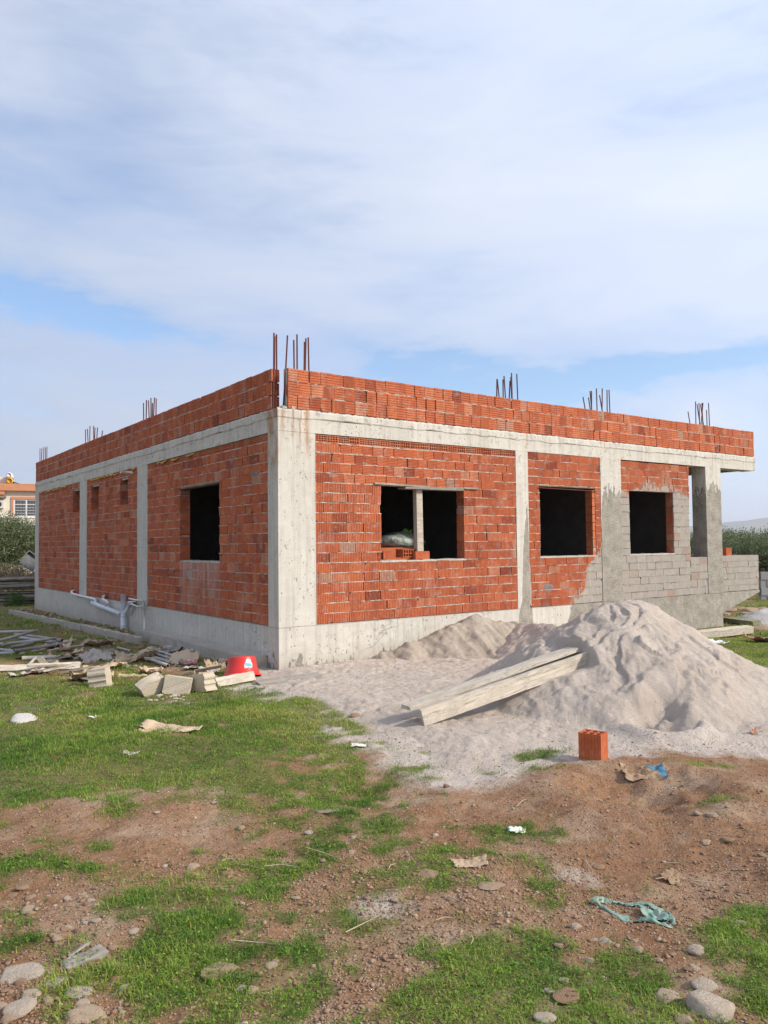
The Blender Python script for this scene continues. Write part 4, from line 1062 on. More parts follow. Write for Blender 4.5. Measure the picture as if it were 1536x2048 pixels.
# torn teal plastic bag, a ragged ring
k = NT('teal_plastic', .5, .4); v = k.obj(); c = k.mix(k.ramp(k.noise(v, 7, 5, .6), [(.35, 0), (.7, 1)]), (.10, .20, .16, 1), (.30, .42, .36, 1)); c = k.mix(k.ramp(k.noise(v, 16, 4), [(.55, 0), (.7, .7)]), c, (.33, .29, .22, 1)); k.color(c); k.bump(k.noise(v, 30, 4), .5, .006)
p = G(1266, 1836); c0 = np.array(p)
RING = [(1178, 1811, 9), (1188, 1804, 10), (1206, 1802, 13), (1228, 1804, 12), (1252, 1808, 14), (1280, 1810, 12), (1306, 1813, 12), (1326, 1821, 15), (1340, 1833, 16), (1350, 1843, 8), (1352, 1852, 7), (1347, 1863, 9), (1338, 1867, 7), (1322, 1863, 5), (1304, 1862, 8), (1290, 1860, 12), (1272, 1857, 19), (1250, 1849, 22), (1228, 1839, 22), (1206, 1828, 20), (1188, 1818, 14)]
nA, nB = 168, 6; V = []
cq = Gz(1266, 1834, p.z)
for i in range(nA):
    f_ = i / nA * len(RING); a = int(f_); t = f_ - a; q0, q1 = RING[a], RING[(a + 1) % len(RING)]
    X0, Y0, wd = [q0[m] * (1 - t) + q1[m] * t for m in range(3)]
    q = Gz(X0, Y0, p.z); wm = wd * dist(q) / FPX * 1.25 * (.7 + .6 * random.random() * abs(math.sin(i * .21))); inn = Vector((cq[0] - q[0], cq[1] - q[1], 0)).normalized()
    near_side = Y0 > 1830
    for j in range(nB):
        u = j / (nB - 1); n1 = float(fbm(np.array([i * .07]), np.array([j * .5]), 41, 2)[0]); n2 = float(fbm(np.array([i * .11]), np.array([j * .8]), 43, 3)[0])
        r_ = wm * u * (.8 + .5 * n1) + .012 * n2; z = (.001, .012, .003, .010, .003, .001)[j] * (1 + 1.6 * n2) + .003
        x_, y_ = q[0] + inn.x * r_, q[1] + inn.y * r_
        V.append((x_, y_, gz(x_, y_) + max(.002, z)))
Fq = [(i * nB + j, ((i + 1) % nA) * nB + j, ((i + 1) % nA) * nB + j + 1, i * nB + j + 1) for i in range(nA) for j in range(nB - 1)]
o = np_mesh('plastic_bag', V, Fq, k.m, False, None, tuple(p)); sol = o.modifiers.new('thickness', 'SOLIDIFY'); sol.thickness = .0015
tag(o, 'torn teal plastic bag lying as a ragged ring on the soil', 'plastic bag')
bmt = k.m
q = Gz(1308, 1838, p.z); crumple('plastic_bag', 0, 0, .17, .12, yaw, 107, bmt, 'shredded teal plastic tatters inside the right half of the bag ring', 'plastic bag', .022, pos=(q[0], q[1], gz(q[0], q[1])), n=26)

# ------------------------------------------------------------------ stones
def mat_stone():
    k = NT('stone', .85, .25); v = k.obj(); r = k.rnd()
    c = k.ramp(r, [(0, (.30, .18, .11, 1)), (.4, (.38, .26, .17, 1)), (.75, (.45, .35, .255, 1)), (1, (.50, .43, .35, 1))])
    c = k.mix(k.ramp(k.noise(v, 6, 5, .65), [(.45, 0), (.7, .5)]), c, (.29, .20, .14, 1)); k.color(c); k.bump(k.noise(v, 9, 6, .7), .6, .08); return k.m
MSTONE = mat_stone()
def stone_mesh(i):
    bm = bmesh.new(); bmesh.ops.create_icosphere(bm, subdivisions=3, radius=1)
    rs = np.random.RandomState(300 + i); pl_ = rs.normal(size=(14, 3)); pl_ /= np.linalg.norm(pl_, axis=1)[:, None]; off = rs.uniform(.55, .95, 14)
    for v in bm.verts:
        p = np.array(v.co)
        for n, d in zip(pl_, off):
            e = p @ n - d
            if e > 0: p = p - n * e * .8
        p = p * (1 + .06 * float(fbm(np.array([p[0] * 1.5 + i]), np.array([p[1] * 1.5 + p[2]]), 50 + i, 2)[0])); v.co = p
    for f in bm.faces: f.smooth = True
    me = bpy.data.meshes.new('stone'); bm.to_mesh(me); bm.free(); me.materials.append(MSTONE); return me
SM = [stone_mesh(i) for i in range(9)]
def stone(px, py, wpx, hr=.6, label=None, mi=None, rot=None, group=None, dr=.8, mat=None, sink=.22):
    p = G(px, py); w = wpx * dist(p) / FPX / 2
    me = SM[mi if mi is not None else random.randrange(9)]
    if mat: me = me.copy(); me.materials.clear(); me.materials.append(mat)
    o = bpy.data.objects.new('stone', me); COL.objects.link(o)
    hr *= .75; o.scale = (w, w * dr, w * hr); o.location = (p.x, p.y, p.z + w * hr * sink); o.rotation_euler = (random.uniform(-.12, .12), random.uniform(-.12, .12), yaw - R(90) + (rot if rot is not None else random.uniform(-.5, .5)))
    return tag(o, label or 'small rounded stone lying loose on the bare soil', 'stone', group)
for i in range(28):
    px, py = random.uniform(40, 440), random.uniform(1285, 1350)
    crumple('paper_scrap', px, py, random.uniform(.12, .28), random.uniform(.1, .22), random.uniform(0, 6), 200 + i * 3, random.choice((MPAPER, MPAPERG, MPAPERB, MPAPER)), 'small torn scrap of sack paper in the rubbish beside the left wall', 'paper scrap', random.uniform(.04, .08), 'small paper scraps in the rubbish', n=18)
for i in range(36):
    px, py = random.uniform(40, 440), random.uniform(1280, 1352); q = G(px, py, .02 + .05 * random.random()); a = random.uniform(-.5, .6); L = random.uniform(.12, .4)
    plank('stick', q, q + Vector((RT[0] * math.cos(a) + FW[0] * math.sin(a), RT[1] * math.cos(a) + FW[1] * math.sin(a), random.uniform(-.1, .2))) * L, random.uniform(.02, .05), .018, random.uniform(0, 2), random.choice((MWOODG, MWOODT, MWOODB, MWOODP)), 'short broken stick in the rubbish beside the left wall', 'stick', 'broken sticks in the rubbish', 5)
for i in range(50):
    px, py = random.uniform(40, 460), random.uniform(1278, 1356)
    o = stone(px, py, random.uniform(6, 17), .8, 'broken lump of masonry in the rubbish beside the left wall', None, None, 'masonry lumps in the rubbish'); o.name = 'rubble_lump'; o['category'] = 'rubble'
# ------------------------------------------------------------------ tubes, poles and boards on the left
MTUBE = mat_noise('grey_steel_tube', (.32, .32, .31, 1), (.46, .44, .41, 1), 6, .6, 40, .2, .002, rnd=.4, spec=.4)
def pipe(p0, p1, r, mat, label, cat, group=None, name='scaffold_tube'):
    mb = MB(); p0, p1 = Vector(p0), Vector(p1); d = (p1 - p0).normalized(); mid = (p0 + p1) / 2
    mb.tube([p0, p0.lerp(p1, .5), p1], r, 12, cap=False); mb.tube([p0, p1], r * .82, 12, cap=False); n0 = len(mb.v)
    # annular ends
    for base in (0, 24):
        for j in range(12):
            q = (j + 1) % 12; a = base; b = 36 + (0 if base == 0 else 12)
            mb.f.append((a + j, a + q, b + q, b + j)); mb.m.append(0); mb.r.append(.5)
    o = mb.build(name, mat, None, True, tuple(mid)); return tag(o, label, cat, group)
TG = 'grey steel tubes piled on the grass at the left'
for a, b, lift, lab in (((-60, 1266), (76, 1262), .10, 'upper tube of the left pile, its open end pointing right'), ((-40, 1292), (70, 1264), .16, 'topmost tube crossing the left pile slantwise'),
        ((30, 1268), (124, 1280), .06, 'grey blue tube slanting down to the right in the left pile'), ((12, 1288), (112, 1276), .11, 'pale tube lying over the slanting grey blue tube'),
        ((-50, 1276), (12, 1290), .08, 'tube whose open end faces the camera at the left edge'), ((20, 1296), (70, 1285), .05, 'short tube low in the middle of the left pile'),
        ((28, 1302), (145, 1284), .07, 'long pale tube nearest the camera in the left pile'), ((-60, 1292), (36, 1304), .04, 'lowest tube of the left pile running out of frame'),
        ((40, 1275), (118, 1285), .03, 'thin bluish tube under the crossing tubes'), ((-50, 1308), (30, 1306), .03, 'whitish tube on the grass below the left pile')):
    pipe(G(*a, lift), G(*b, lift), .027, MTUBE, lab, 'steel tube', TG)
for i, (a, b) in enumerate((((296, 1296), (345, 1312)), ((296, 1303), (342, 1318)), ((296, 1310), (340, 1324)), ((297, 1317), (336, 1330)))):
    pipe(G(*a, .05), G(*b, .05), .024, MTUBE, 'grey tube in the row of four parallel tubes beside the printed sack', 'steel tube', 'row of four parallel grey tubes')
MPOLE = mat_noise('pale_pole', (.50, .46, .39, 1), (.62, .58, .50, 1), 5, .7, 30, .2, .002)
pipe(G(44, 1316, .05), G(112, 1314, .05), .03, MPOLE, 'short pale pole with an open end above the long white board', 'pole', name='pole')
pipe(G(58, 1330, .02), G(72, 1315, .09), .024, MTUBE, 'short grey tube standing slantwise under the pale pole', 'steel tube', name='scaffold_tube')
pipe(G(190, 1300, .04), G(235, 1311, .03), .018, MTUBE, 'thin bent grey tube right of the bulging sacks', 'steel tube')
pipe(G(235, 1296, .03), G(262, 1302, .03), .018, MTUBE, 'thin grey tube end below the concrete kerb', 'steel tube')
plank('plank', G(-30, 1338, .05), G(160, 1332, .05), .09, .03, R(55), MWOODP, 'long whitish board lying in the grass at the left')
plank('plank', G(55, 1332, .08), G(160, 1327, .08), .05, .03, R(20), MWOODP, 'narrow batten lying just above the long whitish board')
plank('plank', G(80, 1316, .10), G(90, 1329, .06), .09, .04, R(20), MWOODT, 'stubby tan timber end standing up beside the pale pole')
plank('plank', G(432, 1366, .05), G(508, 1352, .07), .12, .04, R(60), MWOODP, 'pale board on its edge in front of the red tub')
pb = [G(512, 1360, .03), G(590, 1353, .05)]
plank('board', G(516, 1366, .03), G(640, 1350, .055), .30, .025, R(0), MWOODG, 'wide grey board dusted with sand at the edge of the spread sand', 'board')
for (a, b, w, lab) in (((20, 1219), (165, 1249), .09, 'far half of the low concrete kerb along the left wall'), ((166, 1250), (280, 1275), .09, 'near half of the low concrete kerb along the left wall')):
    p0, p1 = G(*a, .13), G(*b, .13); plank('kerb', (p0.x, p0.y, p0.z - .08), (p1.x, p1.y, p1.z - .08), .075, .16, R(4), MPLAIN, lab, 'kerb', None, 40, .0, .013)
plank('plank', G(165, 1262, .0), G(166, 1242, .15), .05, .03, R(30), MWOODB, 'small upright stake beside the concrete kerb', 'stake')
plank('board', G(330, 1289, .06), G(478, 1320, .06), .12, .05, R(70), MWOODG, 'long grey shuttering board leaning on the left footing', 'board')

for i in range(70):
    t = random.random(); bx_, by_ = (-.06 - random.random() * .5, 5.1 + 9.5 * t) if i % 3 else (-.10 - .3 * random.random(), 5.0 + 2.2 * t)
    q = Vector((bx_, by_, gz(bx_, by_))); sz = random.uniform(.02, .075)
    o = bpy.data.objects.new('rubble_clod', SM[i % 9]); COL.objects.link(o); o.location = q + Vector((0, 0, sz * .3)); o.scale = (sz, sz * random.uniform(.6, 1), sz * random.uniform(.4, .9)); o.rotation_euler = (random.uniform(-.4, .4), random.uniform(-.4, .4), random.uniform(0, 6))
    tag(o, 'earthy lump of rubble between the kerb and the left wall', 'rubble', 'rubble lumps along the foot of the left wall')

a, b = G(128, 1922, .03), G(212, 1884, .05)
a.z -= .022; b.z -= .03
plank('weathered_board', a, b, .075, .014, R(5), MWOODG, 'splintered grey weathered board lying in the lower left grass', 'board', None, 5, 0, .004)
plank('weathered_board', a + Vector((.03, .07, .0)), b + Vector((-.06, .04, .03)), .028, .010, R(-15), MWOODG, 'thin splinter lying beside the weathered board in the lower left grass', 'board', None, 5, 0, .003)
plank('board', G(634, 1624, .010), G(680, 1620, .016), .035, .007, R(4), MWOODB, 'small thin broken board on the stony soil at the centre', 'board', None, 4, 0, .001)
for i in range(16):
    px, py = random.choice(((530, 1762), (700, 1700), (900, 1840), (1150, 1740), (300, 1800), (620, 1900), (980, 1600), (1420, 1760))); q = G(px + random.uniform(-90, 90), py + random.uniform(-50, 50), .012); a = random.uniform(0, 6.28); L = random.uniform(.08, .24)
    mb = MB(); e = q + Vector((math.cos(a) * L, math.sin(a) * L, random.uniform(0, .02))); m_ = q.lerp(e, .5) + Vector((random.uniform(-.015, .015), random.uniform(-.015, .015), .008)); mb.tube([q, m_, e], [.003, .0025, .0015], 5)
    tag(mb.build('twig', MWOODT, None, True, tuple(q)), 'thin dry twig lying on the bare soil', 'twig', 'dry twigs on the soil')

# lumber stack by the far left corner
LG = 'weathered boards stacked beyond the left corner'
base = np.array([-.05, 17.3]); dirx = np.array([.94, -.34]); diry = np.array([.34, .94])
k0 = 0
for lay in range(8):
    for j in range(3):
        c = base + diry * (j * .26 + random.uniform(-.04, .04)) + dirx * random.uniform(-.4, .4)
        L = random.uniform(1.3, 1.9); ang = random.uniform(-.22, .22); dd = np.array([dirx[0] * math.cos(ang) - dirx[1] * math.sin(ang), dirx[0] * math.sin(ang) + dirx[1] * math.cos(ang)])
        z = gz(*c) + .06 + lay * .105
        plank('board', (*(c - dd * L), z), (*(c + dd * L), z + random.uniform(-.06, .06)), random.uniform(.1, .24), random.uniform(.04, .085), random.uniform(-.3, .3), random.choice((MWOODB, MWOODB, MWOODG)), 'weathered board in the timber stack beyond the left corner', 'board', LG, 6)
for i, (a, b, lab) in enumerate((((40, 1159), (78, 1150), 'tilted brown board on top of the timber stack'), ((45, 1163), (80, 1158), 'second brown board under the tilted one on the stack'))):
    d0 = ray(*a); d1 = ray(*b); plank('board', CAM + d0 * 27, CAM + d1 * 26.8, .25, .06, R(60), MWOODB, lab, 'board')
c = CAM + ray(61, 1123) * 26.6; mb = MB()
for (lo, hi) in (((-.28, -.25, -.02), (.28, .25, .0)), ((-.28, .22, 0), (.28, .25, .12)), ((-.28, -.25, 0), (-.25, .22, .12))): mb.box(lo, hi)
o = mb.build('metal_panel', mat_noise('grey_formwork', (.09, .095, .10, 1), (.17, .175, .18, 1), 5, .8)); o.location = c; o.rotation_euler = (R(62), R(38), R(-15)); tag(o, 'tilted grey formwork panel propped on the timber stack', 'formwork panel')

BIG = [(1418, 2024, 88, .55, 'largest rounded boulder at the bottom right corner'), (1410, 1974, 48, .6, 'rounded tan stone just above the largest boulder'),
 (1333, 1996, 52, .45, 'flat brown stone left of the largest boulder'), (1393, 1903, 32, .7, 'pointed stone standing out right above the pebbles'),
 (1483, 1847, 20, .7, 'round stone in the grass at the right edge'), (1150, 1856, 24, .8, 'reddish stone left of the teal bag'),
 (1133, 1992, 52, .25, 'flat slab of stone between two grass tufts near the bottom'), (858, 1750, 46, .3, 'whitish flat stone beside the card on the soil'),
 (980, 1772, 60, .15, 'broad flat stone flush with the soil below the card'), (38, 1953, 84, .35, 'long pale slab at the lower left edge'),
 (110, 1968, 46, .35, 'oblong pale stone right of the long slab'), (162, 1986, 54, .45, 'rounded grey stone in the lower left grass'),
 (435, 1943, 74, .22, 'flat grey stone sunk in the grass at the lower centre'), (484, 1977, 24, .7, 'pale round stone, left one of a touching pair'),
 (504, 1976, 24, .7, 'pale round stone, right one of a touching pair'), (55, 1823, 32, .5, 'tan stone at the left among gravel'),
 (60, 1992, 36, .55, 'reddish stone among the heap in the lower left corner'), (40, 2019, 52, .5, 'big rounded stone in the lower left corner'),
 (165, 2036, 66, .45, 'big flat stone at the bottom edge on the left'), (342, 1729, 18, 1.0, 'upright tan stone beside the grey chunk on the bare track'),
 (385, 1735, 27, .6, 'angular grey chunk lying beside an upright stone'), (456, 1747, 27, .6, 'pale stone half hidden by grass near the centre left'),
 (436, 1777, 22, .6, 'bluish white stone near the middle of the left half'), (47, 1776, 26, .45, 'light stone on the bare soil at the left edge'),
 (482, 1658, 17, .8, 'small upright stone at the end of the bare track'), (1425, 1631, 24, .5, 'pale oval stone, right one of two right of the pit'),
 (1395, 1628, 22, .5, 'pale oval stone, left one of two right of the pit'), (1411, 1686, 24, .5, 'tan oval stone below the two pale ones'),
 (1455, 1688, 28, .4, 'oblong stone at the right among gravel'), (1199, 1735, 24, .5, 'oval brown stone in the middle of the bare soil'),
 (1090, 2038, 40, .5, 'stone at the bottom edge beside the thick grass'), (1370, 2042, 34, .6, 'stone touching the bottom edge left of the largest boulder'),
 (709, 1433, 24, .7, 'brown stone at the tip of the grass beside the sand'), (1527, 1262, 44, .6, 'large beige stone at the right edge beyond the sand pile'),
 (1376, 1255, 34, .5, 'pale stone at the right corner of the foundation')]
kp = NT('pale_stone', .85, .25); vp = kp.obj(); cp = kp.mix(kp.ramp(kp.noise(vp, 4, 6, .7), [(.3, 0), (.7, 1)]), (.36, .28, .205, 1), (.52, .45, .37, 1)); kp.color(cp); kp.bump(kp.noise(vp, 7, 6, .7), .6, .06); MSTP = kp.m
for i, (px, py, w, hr, lab) in enumerate(BIG): stone(px, py, w, hr * (1.15 if i < 4 else 1), lab, mat=MSTP if i in (0, 1, 3, 4, 9, 10, 11, 17) else None)
# pale slab of set mortar in the left grass
stone(45, 1441, 62, .35, 'pale grey lump of set mortar in the left grass', 2, .2, None, .9, mat_noise('set_mortar', (.42, .39, .36, 1), (.56, .52, .49, 1), 6), .2)
# white rubble crumbs near the blocks
for i in range(26):
    px, py = random.uniform(298, 378), random.uniform(1384, 1408)
    o = stone(px, py, random.uniform(5, 16), .6, 'white crumb of broken block in the rubble below the concrete blocks', None, None, 'white rubble crumbs', .8, None)
    o.data = SM[i % 9].copy(); o.data.materials[0] = MBLK; o.name = 'rubble_crumb'; o['category'] = 'rubble'
# medium stones scattered on the soil: individuals
def scatter_stones(n, boxes, wr, group, label):
    k2 = 0
    for _ in range(n * 12):
        if k2 >= n: break
        x0, y0, x1, y1, wt = random.choices(boxes, [b[4] for b in boxes])[0]
        px, py = random.uniform(x0, x1), random.uniform(y0, y1); p = Gz(px, py, 0)
        if grass_cover(np.array([p[0]]), np.array([p[1]]))[0] > .45 and random.random() < .85: continue
        s = random.uniform(*wr) ** 1.0 * (.55 + .55 * (py - 1500) / 500)
        stone(px, py, max(5, s), random.uniform(.4, .8), label, None, None, group, random.uniform(.6, 1)); k2 += 1
scatter_stones(120, [(1080, 1880, 1500, 2048, 5), (0, 1790, 200, 1880, 3), (0, 1960, 330, 2048, 4), (560, 1640, 900, 1800, 2), (0, 1560, 1536, 2048, 4)], (8, 26), 'small stones on the bare soil', 'small rounded stone lying loose on the bare soil')
# gravel: far too many to count
gv = []; gf = []; gr_ = []
ico = bmesh.new(); bmesh.ops.create_icosphere(ico, subdivisions=1, radius=1); iv = np.array([v.co[:] for v in ico.verts]); ifc = np.array([[v.index for v in f.verts] for f in ico.faces]); ico.free()
cnt = 0
for _ in range(50000):
    if cnt > 14000: break
    px, py = random.uniform(-100, 1640), random.uniform(1400, 2100) if random.random() < .55 else random.uniform(1700, 2100)
    p = Gz(px, py, 0)
    if grass_cover(np.array([p[0]]), np.array([p[1]]))[0] > .5 and random.random() < .8: continue
    dn = float(fbm(np.array([p[0] * 1.3]), np.array([p[1] * 1.3]), 131, 3)[0])
    if dn + random.uniform(-.5, .5) < -.1: continue
    ins = float(sdist(np.array([p[0]]), np.array([p[1]]), pp)[0]) > 0
    if ins and random.random() < .8: continue
    s = random.uniform(.0025, .007) * (1.9 if random.random() < .10 else 1); z = pz(p[0], p[1])
    rs = np.random.RandomState(cnt); V = iv * (1 + .28 * rs.uniform(-1, 1, (len(iv), 1))) * np.array([s * random.uniform(.9, 1.5), s * random.uniform(.7, 1.1), s * random.uniform(.45, .8)])
    a = random.uniform(0, 6.28); ca, sa = math.cos(a), math.sin(a); V = np.stack([V[:, 0] * ca - V[:, 1] * sa, V[:, 0] * sa + V[:, 1] * ca, V[:, 2]], 1) + np.array([p[0], p[1], z + s * .25])
    gv.append(V); gf.append(ifc + cnt * len(iv)); gr_ += [random.random()] * len(ifc); cnt += 1
k = NT('gravel', .9, .2); k.color(k.mix(k.noise(k.pos(), 40, 3), k.ramp(k.attr('rnd'), [(0, (.17, .085, .046, 1)), (.55, (.29, .165, .095, 1)), (.9, (.38, .26, .17, 1)), (1, (.49, .40, .31, 1))]), (.24, .17, .12, 1)))
gv = np.concatenate(gv); gf = np.concatenate(gf)
o = np_mesh('gravel', gv, gf, k.m, True, {'rnd': ('FACE', gr_)}); tag(o, 'loose gravel strewn over the bare soil', 'gravel', kind='stuff')

# ------------------------------------------------------------------ grass
def make_grass():
    rs = np.random.RandomState(5); Vs = []; Fs = []; Cs = []
    n0 = 0
    def batch(N, d0, d1, hmin, hmax, wid, blades, spread):
        nonlocal n0
        # tufts sampled over the ground in a wedge a little wider than the view
        d = np.sqrt(rs.uniform(d0 * d0, d1 * d1, N)); az = rs.uniform(-R(37), R(37), N)
        hx = FW[0] * np.cos(az) + RT[0] * np.sin(az); hy = FW[1] * np.cos(az) + RT[1] * np.sin(az)
        X = CAM[0] + d * hx; Y = CAM[1] + d * hy
        c = grass_cover(X, Y); sd = sdist(X, Y, pp)
        inside = (X > -.02) & (X < 10.9) & (Y > -.02) & (Y < 15.1)
        keep = (rs.rand(N) < c ** 1.1) & (sd < .0 + .12 * fbm(X * 3, Y * 3, 4, 2)) & ~inside
        keep |= (rs.rand(N) < .012) & (sd < -.1) & ~inside
        X, Y, c = X[keep], Y[keep], c[keep]; m = len(X)
        tint = np.clip(.40 + .5 * fbm(X * .9, Y * .9, 21, 3) + .3 * fbm(X * 4, Y * 4, 27, 2) + .16 * rs.normal(size=m) + .20 * sstep(5.0, 8, np.hypot(X - CAM[0], Y - CAM[1])), 0, 1)  # distance term paints the stronger light on the farther lawn into its tint
        hs = (.6 + .5 * fbm(X * 1.1, Y * 1.1, 23, 3)) * (.45 + .6 * c)
        X = np.repeat(X, blades); Y = np.repeat(Y, blades); tint = np.repeat(tint, blades); hs = np.repeat(hs, blades); M_ = len(X)
        X = X + rs.normal(size=M_) * spread; Y = Y + rs.normal(size=M_) * spread
        ok = sdist(X, Y, pp) < .15; X, Y, tint, hs = X[ok], Y[ok], tint[ok], hs[ok]; M_ = len(X)
        Z = ground_h(X, Y) - .004
        H_ = rs.uniform(hmin, hmax, M_) * np.clip(hs, .3, 1.4); a = rs.uniform(0, 2 * np.pi, M_); lean = rs.uniform(.25, 1.7, M_)
        dx, dy = np.cos(a), np.sin(a); wx, wy = -dy * wid * rs.uniform(.6, 1.3, M_), dx * wid * rs.uniform(.6, 1.3, M_)
        P = np.zeros((M_, 5, 3))
        mid = .55; mx = X + dx * H_ * lean * .28; my = Y + dy * H_ * lean * .28; mz = Z + H_ * mid
        tx = X + dx * H_ * lean * .85; ty = Y + dy * H_ * lean * .85; tz = Z + H_ * (1.05 - .42 * lean)
        P[:, 0] = np.stack([X - wx, Y - wy, Z], 1); P[:, 1] = np.stack([X + wx, Y + wy, Z], 1)
        P[:, 2] = np.stack([mx + wx * .8, my + wy * .8, mz], 1); P[:, 3] = np.stack([mx - wx * .8, my - wy * .8, mz], 1); P[:, 4] = np.stack([tx, ty, tz], 1)
        ix = n0 + np.arange(M_)[:, None] * 5
        Fs.append(np.concatenate([ix + np.array([[0, 1, 2]]), ix + np.array([[0, 2, 3]]), ix + np.array([[3, 2, 4]])], 0))
        Vs.append(P.reshape(-1, 3)); Cs.append(np.repeat(np.clip(tint + rs.normal(size=M_) * .14, 0, 1), 5)); n0 += M_ * 5
    def leaves(N, d0, d1, size):
        nonlocal n0
        d = np.sqrt(rs.uniform(d0 * d0, d1 * d1, N)); az = rs.uniform(-R(37), R(37), N)
        X = CAM[0] + d * (FW[0] * np.cos(az) + RT[0] * np.sin(az)); Y = CAM[1] + d * (FW[1] * np.cos(az) + RT[1] * np.sin(az))
        c = grass_cover(X, Y); sd = sdist(X, Y, pp); inside = (X > -.02) & (X < 10.9) & (Y > -.02) & (Y < 15.1)
        keep = (rs.rand(N) < c) & (sd < 0) & ~inside; X, Y = X[keep], Y[keep]; M_ = len(X)
        Z = ground_h(X, Y) + rs.uniform(.004, .03, M_); a = rs.uniform(0, 6.28, M_); s = size * rs.uniform(.6, 1.3, M_)
        dx, dy = np.cos(a) * s, np.sin(a) * s; up = rs.uniform(-.2, .7, M_) * s
        P = np.zeros((M_, 4, 3)); P[:, 0] = np.stack([X, Y, Z], 1); P[:, 1] = np.stack([X + dx * .5 - dy * .42, Y + dy * .5 + dx * .42, Z + up * .6], 1)
        P[:, 2] = np.stack([X + dx, Y + dy, Z + up], 1); P[:, 3] = np.stack([X + dx * .5 + dy * .42, Y + dy * .5 - dx * .42, Z + up * .5], 1)
        ix = n0 + np.arange(M_)[:, None] * 4
        Fs.append(np.concatenate([ix + np.array([[0, 1, 2]]), ix + np.array([[0, 2, 3]])], 0)); Vs.append(P.reshape(-1, 3))
        Cs.append(np.repeat(np.clip(.25 + .3 * rs.rand(M_) + .3 * fbm(X * 1.2, Y * 1.2, 25, 2), 0, 1), 4)); n0 += M_ * 4
    batch(20000, 2.3, 5.5, .025, .068, .0016, 10, .022)
    batch(24000, 5.5, 9.0, .03, .075, .0022, 8, .028)
    batch(34000, 9.0, 17.0, .035, .08, .0038, 7, .045)
    batch(9000, 17.0, 34.0, .07, .15, .009, 6, .08)
    leaves(60000, 2.3, 6.0, .011); leaves(20000, 6.0, 12.0, .016)
    V = np.concatenate(Vs); F = np.concatenate(Fs); C = np.concatenate(Cs)
    k = NT('grass_blade', .6, .3)
    k.color(k.ramp(k.attr('tint'), [(0, (.045, .11, .015, 1)), (.3, (.105, .215, .024, 1)), (.6, (.195, .305, .036, 1)), (.82, (.32, .37, .065, 1)), (1, (.46, .38, .15, 1))]))
    k.b.inputs['Subsurface Weight'].default_value = 0
    tr = k.n('ShaderNodeBsdfTranslucent'); k.l(k.ramp(k.attr('tint'), [(0, (.11, .26, .015, 1)), (1, (.36, .44, .05, 1))]), tr.inputs[0]); mx = k.n('ShaderNodeMixShader'); mx.inputs[0].default_value = .3
    k.l(k.b.outputs[0], mx.inputs[1]); k.l(tr.outputs[0], mx.inputs[2]); k.l(mx.outputs[0], k.t.nodes['Material Output'].inputs[0])
    o = np_mesh('grass', V, F, k.m, True, {'tint': ('POINT', C)})
    tag(o, 'short green grass and low weeds growing in patches on the plot', 'grass', kind='stuff')
    print('grass verts', len(V))
make_grass()

# ------------------------------------------------------------------ trees
def mat_leaf(name, a, b, c):
    k = NT(name, .55, .3); k.color(k.ramp(k.attr('rnd'), [(0, a), (.6, b), (1, c)]))
    tr = k.n('ShaderNodeBsdfTranslucent'); tr.inputs[0].default_value = (b[0] * 1.1, b[1] * 1.2, b[2], 1); mx = k.n('ShaderNodeMixShader'); mx.inputs[0].default_value = .2
    k.l(k.b.outputs[0], mx.inputs[1]); k.l(tr.outputs[0], mx.inputs[2]); k.l(mx.outputs[0], k.t.nodes['Material Output'].inputs[0]); return k.m
MOL = mat_leaf('olive_leaf', (.03, .045, .018, 1), (.07, .09, .038, 1), (.15, .17, .085, 1))
MOLP = mat_leaf('pale_olive_leaf', (.06, .085, .035, 1), (.13, .16, .075, 1), (.25, .27, .16, 1))
MBARK = mat_noise('bark', (.10, .08, .06, 1), (.2, .165, .13, 1), 6)
